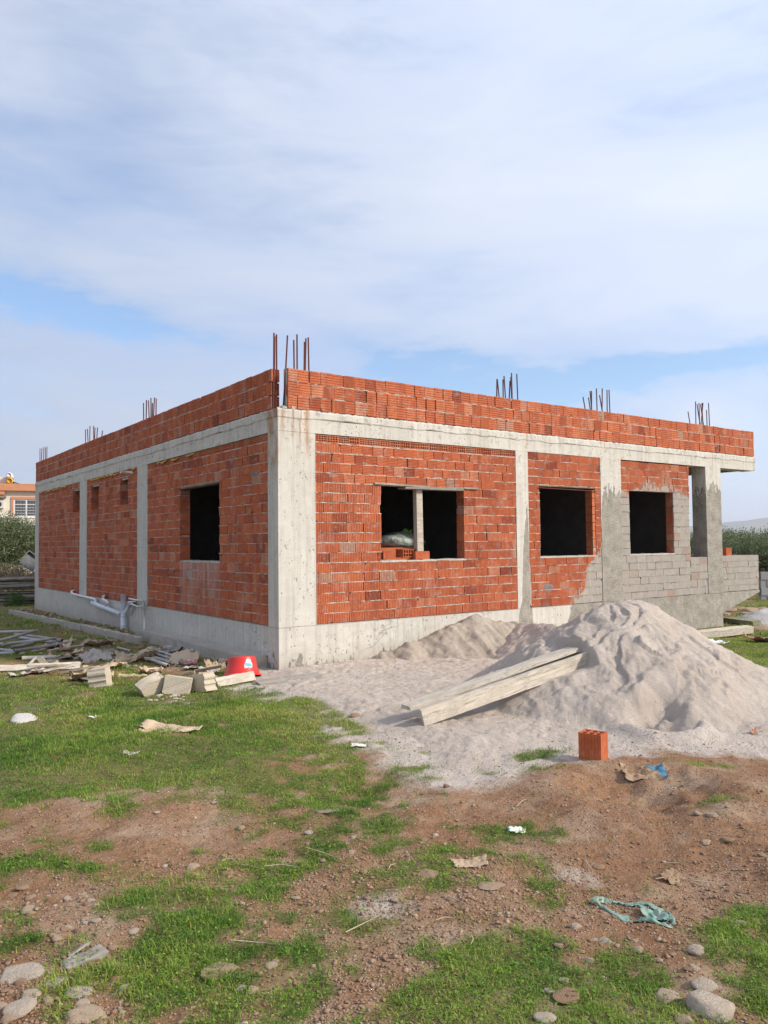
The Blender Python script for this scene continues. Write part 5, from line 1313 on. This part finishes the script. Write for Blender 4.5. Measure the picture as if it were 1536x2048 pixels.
def tree(name, base, h, rad, nleaf, seed, label, lw=.03, group=None, sub=9, leaf=None):
    rs = np.random.RandomState(seed); root = empty(name, base, label, 'tree', group); b = np.array(base)
    mb = MB(); th = h * .35; top = b + np.array([rs.uniform(-.1, .1), rs.uniform(-.1, .1), th])
    mb.tube([b + np.array([0, 0, -.1]), b + np.array([.04, .02, th * .5]), top], [.14 * h / 4, .11 * h / 4, .085 * h / 4], 8)
    cl = []
    for i in range(sub):
        a = 2 * math.pi * i / sub + rs.uniform(-.4, .4); e = rs.uniform(.15, 1.25); rr = rad * rs.uniform(.45, .85)
        q = b + np.array([math.cos(a) * rr * math.cos(e), math.sin(a) * rr * math.cos(e), h * .48 + (h * .42) * math.sin(e) * rs.uniform(.7, 1.05)])
        mb.tube([top, (top + q) / 2 + rs.normal(size=3) * .08, q], [.06 * h / 4, .035 * h / 4, .012 * h / 4], 6); cl.append((q, rad * rs.uniform(.38, .6)))
    mb.build('trunk', MBARK, root, True)
    V = []; C = []
    per = nleaf // len(cl)
    for q, cr in cl:
        # sprigs: short shoots carrying leaves
        ns = per // 8
        dirs = rs.normal(size=(ns, 3)); dirs /= np.linalg.norm(dirs, axis=1)[:, None]
        P0 = q + dirs * cr * (rs.rand(ns, 1) ** .45) * np.array([1, 1, .8]); P0 = P0[P0[:, 2] > b[2] + .25 * h * rs.rand(len(P0))]; ns = len(P0)
        g = dirs[:ns] * .7 + np.array([0, 0, .5]) + rs.normal(size=(ns, 3)) * .4; g /= np.linalg.norm(g, axis=1)[:, None]
        tone = rs.rand(ns)
        for t in range(8):
            c = P0 + g * (t * lw * 1.35) ; d = g * .5 + rs.normal(size=(ns, 3)) * .8; d /= np.linalg.norm(d, axis=1)[:, None]
            s = np.cross(d, rs.normal(size=(ns, 3))); s /= np.linalg.norm(s, axis=1)[:, None]
            L = lw * rs.uniform(1.4, 2.6, (ns, 1)); w = lw * .42
            V.append(np.stack([c, c + d * L * .5 + s * w, c + d * L, c + d * L * .5 - s * w], 1).reshape(-1, 3)); C.append(np.clip(tone * .7 + rs.rand(ns) * .4, 0, 1))
    V = np.concatenate(V); F = np.arange(len(V)).reshape(-1, 4)
    o = np_mesh('crown', V, F, leaf or MOL, False, {'rnd': ('FACE', np.concatenate(C))}); o.parent = root; o.matrix_parent_inverse = Matrix.Translation(-Vector(base))
    return root
def far(px, d, z=None):
    v = ray(px, 1080); v = v / np.hypot(v[0], v[1]); p = CAM + v * d; return (p[0], p[1], -.15 if z is None else z)
tree('olive_tree', far(8, 34), 2.85, 1.9, 52000, 1, 'grey green olive tree behind the timber stack at the far left', .04, None, 16, mat_leaf('mid_olive_leaf', (.04, .06, .022, 1), (.10, .125, .05, 1), (.22, .24, .13, 1)))
TGp = 'olive trees behind the right end of the house'
for i, (px, d, h, r, lab) in enumerate(((1452, 33, 1.75, 1.3, 'olive tree just right of the porch column'), (1508, 31, 1.65, 1.3, 'olive tree behind the grey block wall at the right'), (1575, 32, 1.9, 1.4, 'olive tree at the right edge of the view'), (1395, 36, 1.8, 1.3, 'olive tree seen through the gap beside the porch column'))):
    tree('olive_tree', far(px, d), h, r, 24000, 20 + i, lab, .035, TGp, 11, MOLP)
for i, (px, d) in enumerate(((1480, 52), (1535, 55), (1600, 50), (1430, 58))):
    tree('olive_tree', far(px, d), 1.9 + .3 * (i % 2), 1.7, 9000, 40 + i, 'more distant olive tree in the row behind the nearer ones', .06, 'distant olive trees', 9, MOLP)
# dry bush and weeds by the stack
def bush(name, base, rad, h, n, seed, mat, label, cat, w=.02):
    rs = np.random.RandomState(seed); d = rs.normal(size=(n, 3)); d[:, 2] = np.abs(d[:, 2]); d /= np.linalg.norm(d, axis=1)[:, None]
    c = d * (rs.rand(n, 1) ** .5) * np.array([rad, rad, h]); g = d + rs.normal(size=(n, 3)) * .5; g /= np.linalg.norm(g, axis=1)[:, None]
    s = np.cross(g, rs.normal(size=(n, 3))); s /= np.linalg.norm(s, axis=1)[:, None]
    L = rs.uniform(3, 7, (n, 1)) * w
    V = np.stack([c - s * w * .3, c + s * w * .3, c + g * L + s * w * .2, c + g * L - s * w * .2], 1).reshape(-1, 3)
    o = np_mesh(name, V, np.arange(len(V)).reshape(-1, 4), mat, False, {'rnd': ('FACE', rs.rand(n))}); o.location = base; return tag(o, label, cat)
MDRY = mat_leaf('dry_twigs', (.12, .085, .05, 1), (.2, .15, .09, 1), (.32, .27, .19, 1)); MYEL = mat_leaf('yellow_weed', (.16, .2, .03, 1), (.3, .34, .05, 1), (.42, .42, .08, 1)); MGRN = mat_leaf('green_weed', (.03, .07, .015, 1), (.06, .12, .02, 1), (.1, .17, .03, 1))
bush('dry_bush', far(12, 29.5, .35), 1.3, .75, 4200, 3, MDRY, 'brown dry brush between the olive tree and the timber stack', 'bush', .03)
c = CAM + ray(34, 1178) * 26.2; bush('weed', tuple(c), .28, .30, 700, 4, MYEL, 'yellow green weed growing out of the timber stack', 'weed', .022)
p = G(30, 1212); bush('weed', (p.x, p.y, p.z), .30, .45, 700, 5, MGRN, 'dark green weed at the foot of the timber stack', 'weed', .022)

# ------------------------------------------------------------------ neighbour house at the left
nh = far(30, 62, -.2); root = empty('neighbour_house', nh, 'cream neighbouring house with orange roof band behind the olive tree', 'house')
ang = math.atan2(RT[1], RT[0]) ; root.rotation_euler = (0, 0, ang + R(22))
MCRM = mat_noise('cream_render', (.62, .57, .48, 1), (.70, .65, .56, 1), 3); MORG = mat_noise('orange_paint', (.48, .21, .11, 1), (.55, .26, .15, 1), 3); MWHT = mat_noise('white_frame', (.7, .7, .7, 1), (.78, .78, .78, 1), 4, .5)
k = NT('dark_glass', .15, .5); k.color((.03, .04, .045, 1)); MGL = k.m
S = 62 / FPX / 1.22; SZ = 62 / FPX / 1.10
def nb(name, x0, x1, yp0, yp1, d0, d1, mat, parent=None, smooth=False):
    """front-facing box given by picture columns and rows at the house's distance"""
    zt = CAM[2] + (1096 - yp0) * SZ + .2; zb = CAM[2] + (1096 - yp1) * SZ + .2
    mb = MB(); mb.box(((x0 - 30) * S, d0, zb), ((x1 - 30) * S, d1, zt)); o = mb.build(name, mat); o.parent = parent or root; return o
nb('wall', -220, 150, 982, 1172, .0, 9, MCRM); nb('roof_band', -222, 152, 968, 981.9, -.35, 9.2, MORG); nb('roof_band', -222, 9, 982, 990, -.28, -.004, MORG)
wf = nb('window', 22, 84, 993.5, 998.5, -.08, -.004, MORG); nb('window', 22, 26.5, 998.6, 1032, -.08, -.004, MORG); nb('window', 26.6, 84, 999, 1032, -.03, -.002, MWHT)
for x0, x1, y0, y1 in ((29.5, 51, 1000.5, 1008), (54, 84, 1000.5, 1008), (29.5, 51, 1009.5, 1031), (54, 84, 1009.5, 1031)): nb('pane', x0, x1, y0, y1, -.036, -.028, MGL)
for y in (1015, 1020.5, 1026): nb('grille', 29, 84, y, y + .6, -.06, -.04, MWHT)
for x in range(31, 84, 3): nb('grille', x, x + .22, 1001, 1031, -.075, -.062, MWHT)
ac = nb('air_conditioner', -14, 7, 1002, 1017, -.5, -.006, mat_noise('ac_white', (.5, .49, .46, 1), (.6, .59, .56, 1), 4))
mb = MB(); mb.tube([((-2 - 30) * S, -.52, CAM[2] + (1096 - 1009.5) * SZ + .2), ((-2 - 30) * S, -.49, CAM[2] + (1096 - 1009.5) * SZ + .2)], 6 * S, 20); o = mb.build('fan_grille', MGL); o.parent = ac
nb('awning', -60, 12, 993, 996, -.6, -.006, MWOODB)
nb('sill_band', -220, 150, 1032.5, 1036, -.05, -.005, MWHT)
zt_ = CAM[2] + (1096 - 968) * SZ + .2
wh = empty('solar_water_heater', (0, 0, 0), 'solar water heater with white tank and yellow tank on the roof', 'water heater')
wh.matrix_world = Matrix.Translation(Vector(nh)) @ Matrix.Rotation(ang + R(22), 4, 'Z') @ Matrix.Translation(Vector(((15.5 - 30) * S, 1.6, zt_)))
def whp(name, fn, mat, smooth=True):
    mb = MB(); fn(mb); o = mb.build(name, mat, None, smooth); o.parent = wh
whp('tank', lambda m: m.tube([(0, -.7, .72), (0, -.66, .72), (0, .9, .72)], [.14, .19, .19], 20), MWHT)
whp('tank', lambda m: m.tube([(.02, -.7, .30), (.02, -.66, .30), (.02, .9, .30)], [.17, .23, .23], 20), mat_noise('yellow_tank', (.62, .33, .03, 1), (.7, .4, .05, 1), 4, .5))
def fr(m):
    for x in (-.2, .2):
        for y in (-.5, .6): m.box((x - .02, y - .02, 0), (x + .02, y + .02, .55))
    m.box((-.22, -.52, .505), (.22, .62, .53))
whp('frame', fr, MWOODG, False)
def colp(m): m.hexa([(.25, -.5, .22), (.85, -.5, .0), (.85, .8, .0), (.25, .8, .22), (.25, -.5, .27), (.87, -.5, .05), (.87, .8, .05), (.25, .8, .27)])
whp('collector', colp, MGL, False)
rb = nb('roof_box', -60, 9, 950, 968, 2, 5, MCRM)

# ------------------------------------------------------------------ right side: block wall, heap, boards
bw = np.array(far(1520, 27.5)); mb = MB(); ux = np.array([.85, -.53, 0]); uy = np.array([.53, .85, 0])
for r_ in range(5):
    for c_ in range(26):
        x = c_ * .41 + (.2 if r_ % 2 else 0); z = -.35 + r_ * .245
        P = lambda a, b, cc: tuple(bw + ux * a + uy * b + np.array([0, 0, cc]))
        e = random.uniform(-.004, .004)
        mb.hexa([P(x, e, z), P(x + .4, e, z), P(x + .4, .2, z), P(x, .2, z), P(x, e, z + .235), P(x + .4, e, z + .235), P(x + .4, .2, z + .235), P(x, .2, z + .235)], 0, random.random())
a = [P(-.0, .02, -.35), P(26 * .41, .02, -.35), P(26 * .41, .18, -.35), P(0, .18, -.35), P(0, .02, .87), P(26 * .41, .02, .87), P(26 * .41, .18, .87), P(0, .18, .87)]; mb.hexa(a)
k = NT('grey_block', .92, .15); k.color(k.mix(k.attr('rnd'), (.24, .245, .25, 1), (.34, .34, .345, 1))); k.bump(k.noise(k.pos(), 40, 4), .5, .006)
o = mb.build('block_wall', k.m, None, False, tuple(bw)); tag(o, 'low garden wall of bare grey blocks beyond the porch', 'wall')
hp = far(1532, 20.5); n = 60; u, v = np.meshgrid(np.linspace(-1.8, 1.8, n), np.linspace(-1.8, 1.8, n)); u = u.ravel(); v = v.ravel()
z = seg_ridge(u + .1 * fbm(u * 2, v * 2, 3), v, [(-.3, 0, .30), (.5, .1, .33)], .42, .12) + .02 * fbm(u * 8, v * 8, 5)
o = np_mesh('gravel_heap', np.stack([u, v, z - .02], 1), grid_faces(n, n), mat_sand('light_grey_gravel', (.42, .41, .40, 1), (.55, .54, .53, 1), (.46, .45, .44, 1))); o.location = (hp[0], hp[1], -.17); tag(o, 'low heap of light grey gravel before the block wall at the right', 'gravel heap')
plank('plank', G(1374, 1272, .06), G(1500, 1257, .10), .16, .13, R(8), MWOODP, 'thick pale timber lying in the grass at the right end of the house')
plank('plank', G(1453, 1238, .08), G(1514, 1246, .08), .20, .09, R(6), mat_wood('mossy_wood', (.20, .20, .12, 1), (.36, .35, .22, 1)), 'greenish board raised on the grass beyond the porch')
for i, (px, py, w) in enumerate(((1462, 1222, 26), (1480, 1219, 30), (1500, 1222, 34), (1520, 1219, 30), (1535, 1226, 30), (1452, 1230, 22), (1490, 1229, 26), (1512, 1231, 24))):
    stone(px, py, w, .45, 'reddish clod in the row of rubble beyond the green board', None, None, 'reddish clods beyond the porch', .8, None)

# ------------------------------------------------------------------ hills
def hills():
    A = np.linspace(-35, 35, 160); rows = []
    for f, dd in ((0, 3300), (.5, 3800), (1, 4200), (.4, 4700)):
        az = A * math.pi / 180; hx = FW[0] * np.cos(az) + RT[0] * np.sin(az); hy = FW[1] * np.cos(az) + RT[1] * np.sin(az)
        prof = 45 * sstep(10, 24, A) + 62 * np.exp(-((A - 31) / 7) ** 2) + 26 + 14 * fbm(A * .22, A * 0, 3, 4) + 4 * fbm(A * 1.2, A * 0 + f * 3, 8, 3)
        rows.append(np.stack([CAM[0] + dd * hx, CAM[1] + dd * hy, f * prof - 2], 1))
    V = np.concatenate(rows); o = np_mesh('hills', V, grid_faces(len(A), 4), mat_noise('hill_scrub', (.10, .11, .06, 1), (.2, .17, .12, 1), .004, coord='pos', bst=0))
    tag(o, 'faint hills on the horizon', 'hills', kind='structure')
hills()
HAZE = True
if HAZE:
    mb = MB(); mb.box((-5200, -5200, -6), (5200, 5200, 160)); k = NT('air'); k.t.nodes.remove(k.b)
    pv = k.n('ShaderNodeVolumePrincipled'); pv.inputs['Color'].default_value = (.88, .92, 1, 1); pv.inputs['Density'].default_value = .00024; pv.inputs['Anisotropy'].default_value = .2
    k.l(pv.outputs[0], k.t.nodes['Material Output'].inputs['Volume']); o = mb.build('haze', k.m); tag(o, 'thin pale haze in the distance', 'haze', kind='stuff')

# ------------------------------------------------------------------ light + sky
SUN_AZ = (0.62, -0.785); SUN_EL = R(33)
sd_ = Vector((SUN_AZ[0] * math.cos(SUN_EL), SUN_AZ[1] * math.cos(SUN_EL), math.sin(SUN_EL))).normalized()
sl = bpy.data.lights.new('sun', 'SUN'); sl.energy = 3.9; sl.angle = R(4.0); sl.color = (1.0, .90, .76)
so = bpy.data.objects.new('sun', sl); COL.objects.link(so); so.rotation_euler = (-sd_).to_track_quat('-Z', 'Y').to_euler()
w = bpy.data.worlds.new('World'); sc.world = w; w.use_nodes = True; t = w.node_tree
for n_ in list(t.nodes): t.nodes.remove(n_)
class WT(NT):
    def __init__(s, tree): s.t = tree
k = WT(t)
sky = k.n('ShaderNodeTexSky', sky_type='NISHITA'); sky.sun_disc = False; sky.sun_elevation = SUN_EL; sky.sun_rotation = math.atan2(SUN_AZ[0], SUN_AZ[1]); sky.air_density = 1.0; sky.dust_density = .4; sky.ozone_density = 3.5
bg1 = k.n('ShaderNodeBackground'); k.l(sky.outputs[0], bg1.inputs[0]); bg1.inputs[1].default_value = .15
d = k.n('ShaderNodeTexCoord').outputs['Generated']
def dot(v):
    x = k.n('ShaderNodeVectorMath', operation='DOT_PRODUCT'); k.l(d, x.inputs[0]); x.inputs[1].default_value = v; return x.outputs['Value']
hd = np.array([FW[0], FW[1], 0]); hd /= np.linalg.norm(hd); rt = np.array([hd[1], -hd[0], 0])
az = k.math('ARCTAN2', dot(tuple(rt)), dot(tuple(hd))); el = k.math('ARCSINE', dot((0, 0, 1)))
cx = k.n('ShaderNodeCombineXYZ'); k.l(az, cx.inputs[0]); k.l(el, cx.inputs[1]); ae = cx.outputs[0]
# cloud deck: streaks on a plane high above (direction divided by height) plus soft veil
zc = k.math('ADD', k.math('MAXIMUM', dot((0, 0, 1)), 0.0), .16)
dv = k.n('ShaderNodeVectorMath', operation='SCALE'); k.l(d, dv.inputs[0]); k.l(k.math('DIVIDE', 1.0, zc), dv.inputs[3])
pl2 = k.mapv(dv.outputs[0], (1, 1, 0))
n_big = k.noise(k.mapv(pl2, (.55, 1.1, 1), (0, 0, R(25)), (3, 1, 0)), 1.0, 6, .55, .5)
n_str = k.noise(k.mapv(ae, (2.2, 8.5, 1), (0, 0, R(-17))), 1.0, 7, .55, .6)
n_fin = k.noise(k.mapv(ae, (7, 30, 1), (0, 0, R(-14))), 1.0, 6, .6, .8)
wn = k.n('ShaderNodeTexNoise'); k.l(k.mapv(ae, (3, 9, 1), (0, 0, R(-18))), wn.inputs['Vector']); wn.inputs['Scale'].default_value = 1.8; wn.inputs['Detail'].default_value = 9; wn.inputs['Roughness'].default_value = .66
ws = k.sep(wn.outputs['Color'])
azw = k.math('ADD', az, k.math('MULTIPLY', k.math('SUBTRACT', ws[0], .5), .34)); elw = k.math('ADD', el, k.math('MULTIPLY', k.math('SUBTRACT', ws[1], .5), .13))
def gap(px, py, rx, ry, amp, rot=0):
    """a thin place in the cloud deck in one direction of the sky"""
    q = ray(px, py); a0 = math.atan2(q @ rt, q @ hd); e0 = math.asin(q[2] / np.linalg.norm(q)); c_, s_ = math.cos(R(rot)), math.sin(R(rot))
    da = k.math('SUBTRACT', azw, a0); de = k.math('SUBTRACT', elw, e0)
    u = k.math('ADD', k.math('MULTIPLY', da, c_ / rx), k.math('MULTIPLY', de, s_ / rx)); v = k.math('ADD', k.math('MULTIPLY', da, -s_ / ry), k.math('MULTIPLY', de, c_ / ry))
    g = k.math('EXPONENT', k.math('MULTIPLY', k.math('ADD', k.math('MULTIPLY', u, u), k.math('MULTIPLY', v, v)), -1.0)); return k.math('MULTIPLY', g, amp)
gs = [gap(840, 722, .075, .026, .95, -6), gap(1400, 735, .20, .020, .8, 2), gap(1080, 770, .16, .026, .5, 0), gap(640, 430, .10, .03, .20, 10), gap(80, 400, .22, .08, .20, 12), gap(190, 645, .17, .02, .7, -10), gap(60, 575, .14, .03, .40, -8),
      gap(420, 400, .2, .05, .14, 5), gap(1500, 860, .12, .05, .25, 0), gap(150, 60, .2, .05, .22, 10), gap(60, 760, .16, .03, .18, 0), gap(1250, 640, .3, .06, .12, -8), gap(350, 210, .25, .06, .16, 20)]
G_ = gs[0]
for g in gs[1:]: G_ = k.math('ADD', G_, g)
dens = k.math('ADD', .74, k.math('MULTIPLY', k.math('SUBTRACT', n_str, .5), .8)); dens = k.math('ADD', dens, k.math('MULTIPLY', k.math('SUBTRACT', n_fin, .5), .42)); dens = k.math('ADD', dens, k.math('MULTIPLY', k.math('SUBTRACT', n_big, .5), .5))
dens = k.math('SUBTRACT', dens, G_)
cm = k.ramp(dens, [(.05, .08), (.38, .58), (.68, .92), (.95, .98)])
shade = k.math('ADD', k.math('MULTIPLY', k.math('SUBTRACT', n_str, .5), .5), k.math('MULTIPLY', k.math('SUBTRACT', n_big, .5), .55))
cc = k.ramp(k.math('ADD', .5, shade), [(.27, (.43, .535, .78, 1)), (.5, (.555, .625, .775, 1)), (.75, (.66, .70, .785, 1))])
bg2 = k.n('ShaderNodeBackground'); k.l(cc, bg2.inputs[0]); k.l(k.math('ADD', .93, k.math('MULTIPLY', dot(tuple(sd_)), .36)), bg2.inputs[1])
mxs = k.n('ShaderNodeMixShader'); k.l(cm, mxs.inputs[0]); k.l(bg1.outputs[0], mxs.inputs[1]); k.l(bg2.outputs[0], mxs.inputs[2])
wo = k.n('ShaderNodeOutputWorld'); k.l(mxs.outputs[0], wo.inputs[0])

# ------------------------------------------------------------------ render
sc.render.engine = 'CYCLES'
sc.view_settings.view_transform = 'Standard'; sc.view_settings.look = 'None'; sc.view_settings.exposure = 0.42; sc.view_settings.gamma = 1
sc.view_settings.use_curve_mapping = False
sc.cycles.use_denoising = True
try: sc.cycles.denoiser = 'OPENIMAGEDENOISE'
except Exception: pass
sc.cycles.max_bounces = 6; sc.cycles.diffuse_bounces = 3; sc.cycles.glossy_bounces = 2; sc.cycles.transmission_bounces = 2; sc.cycles.volume_bounces = 0
sc.render.resolution_x, sc.render.resolution_y = 768, 1024
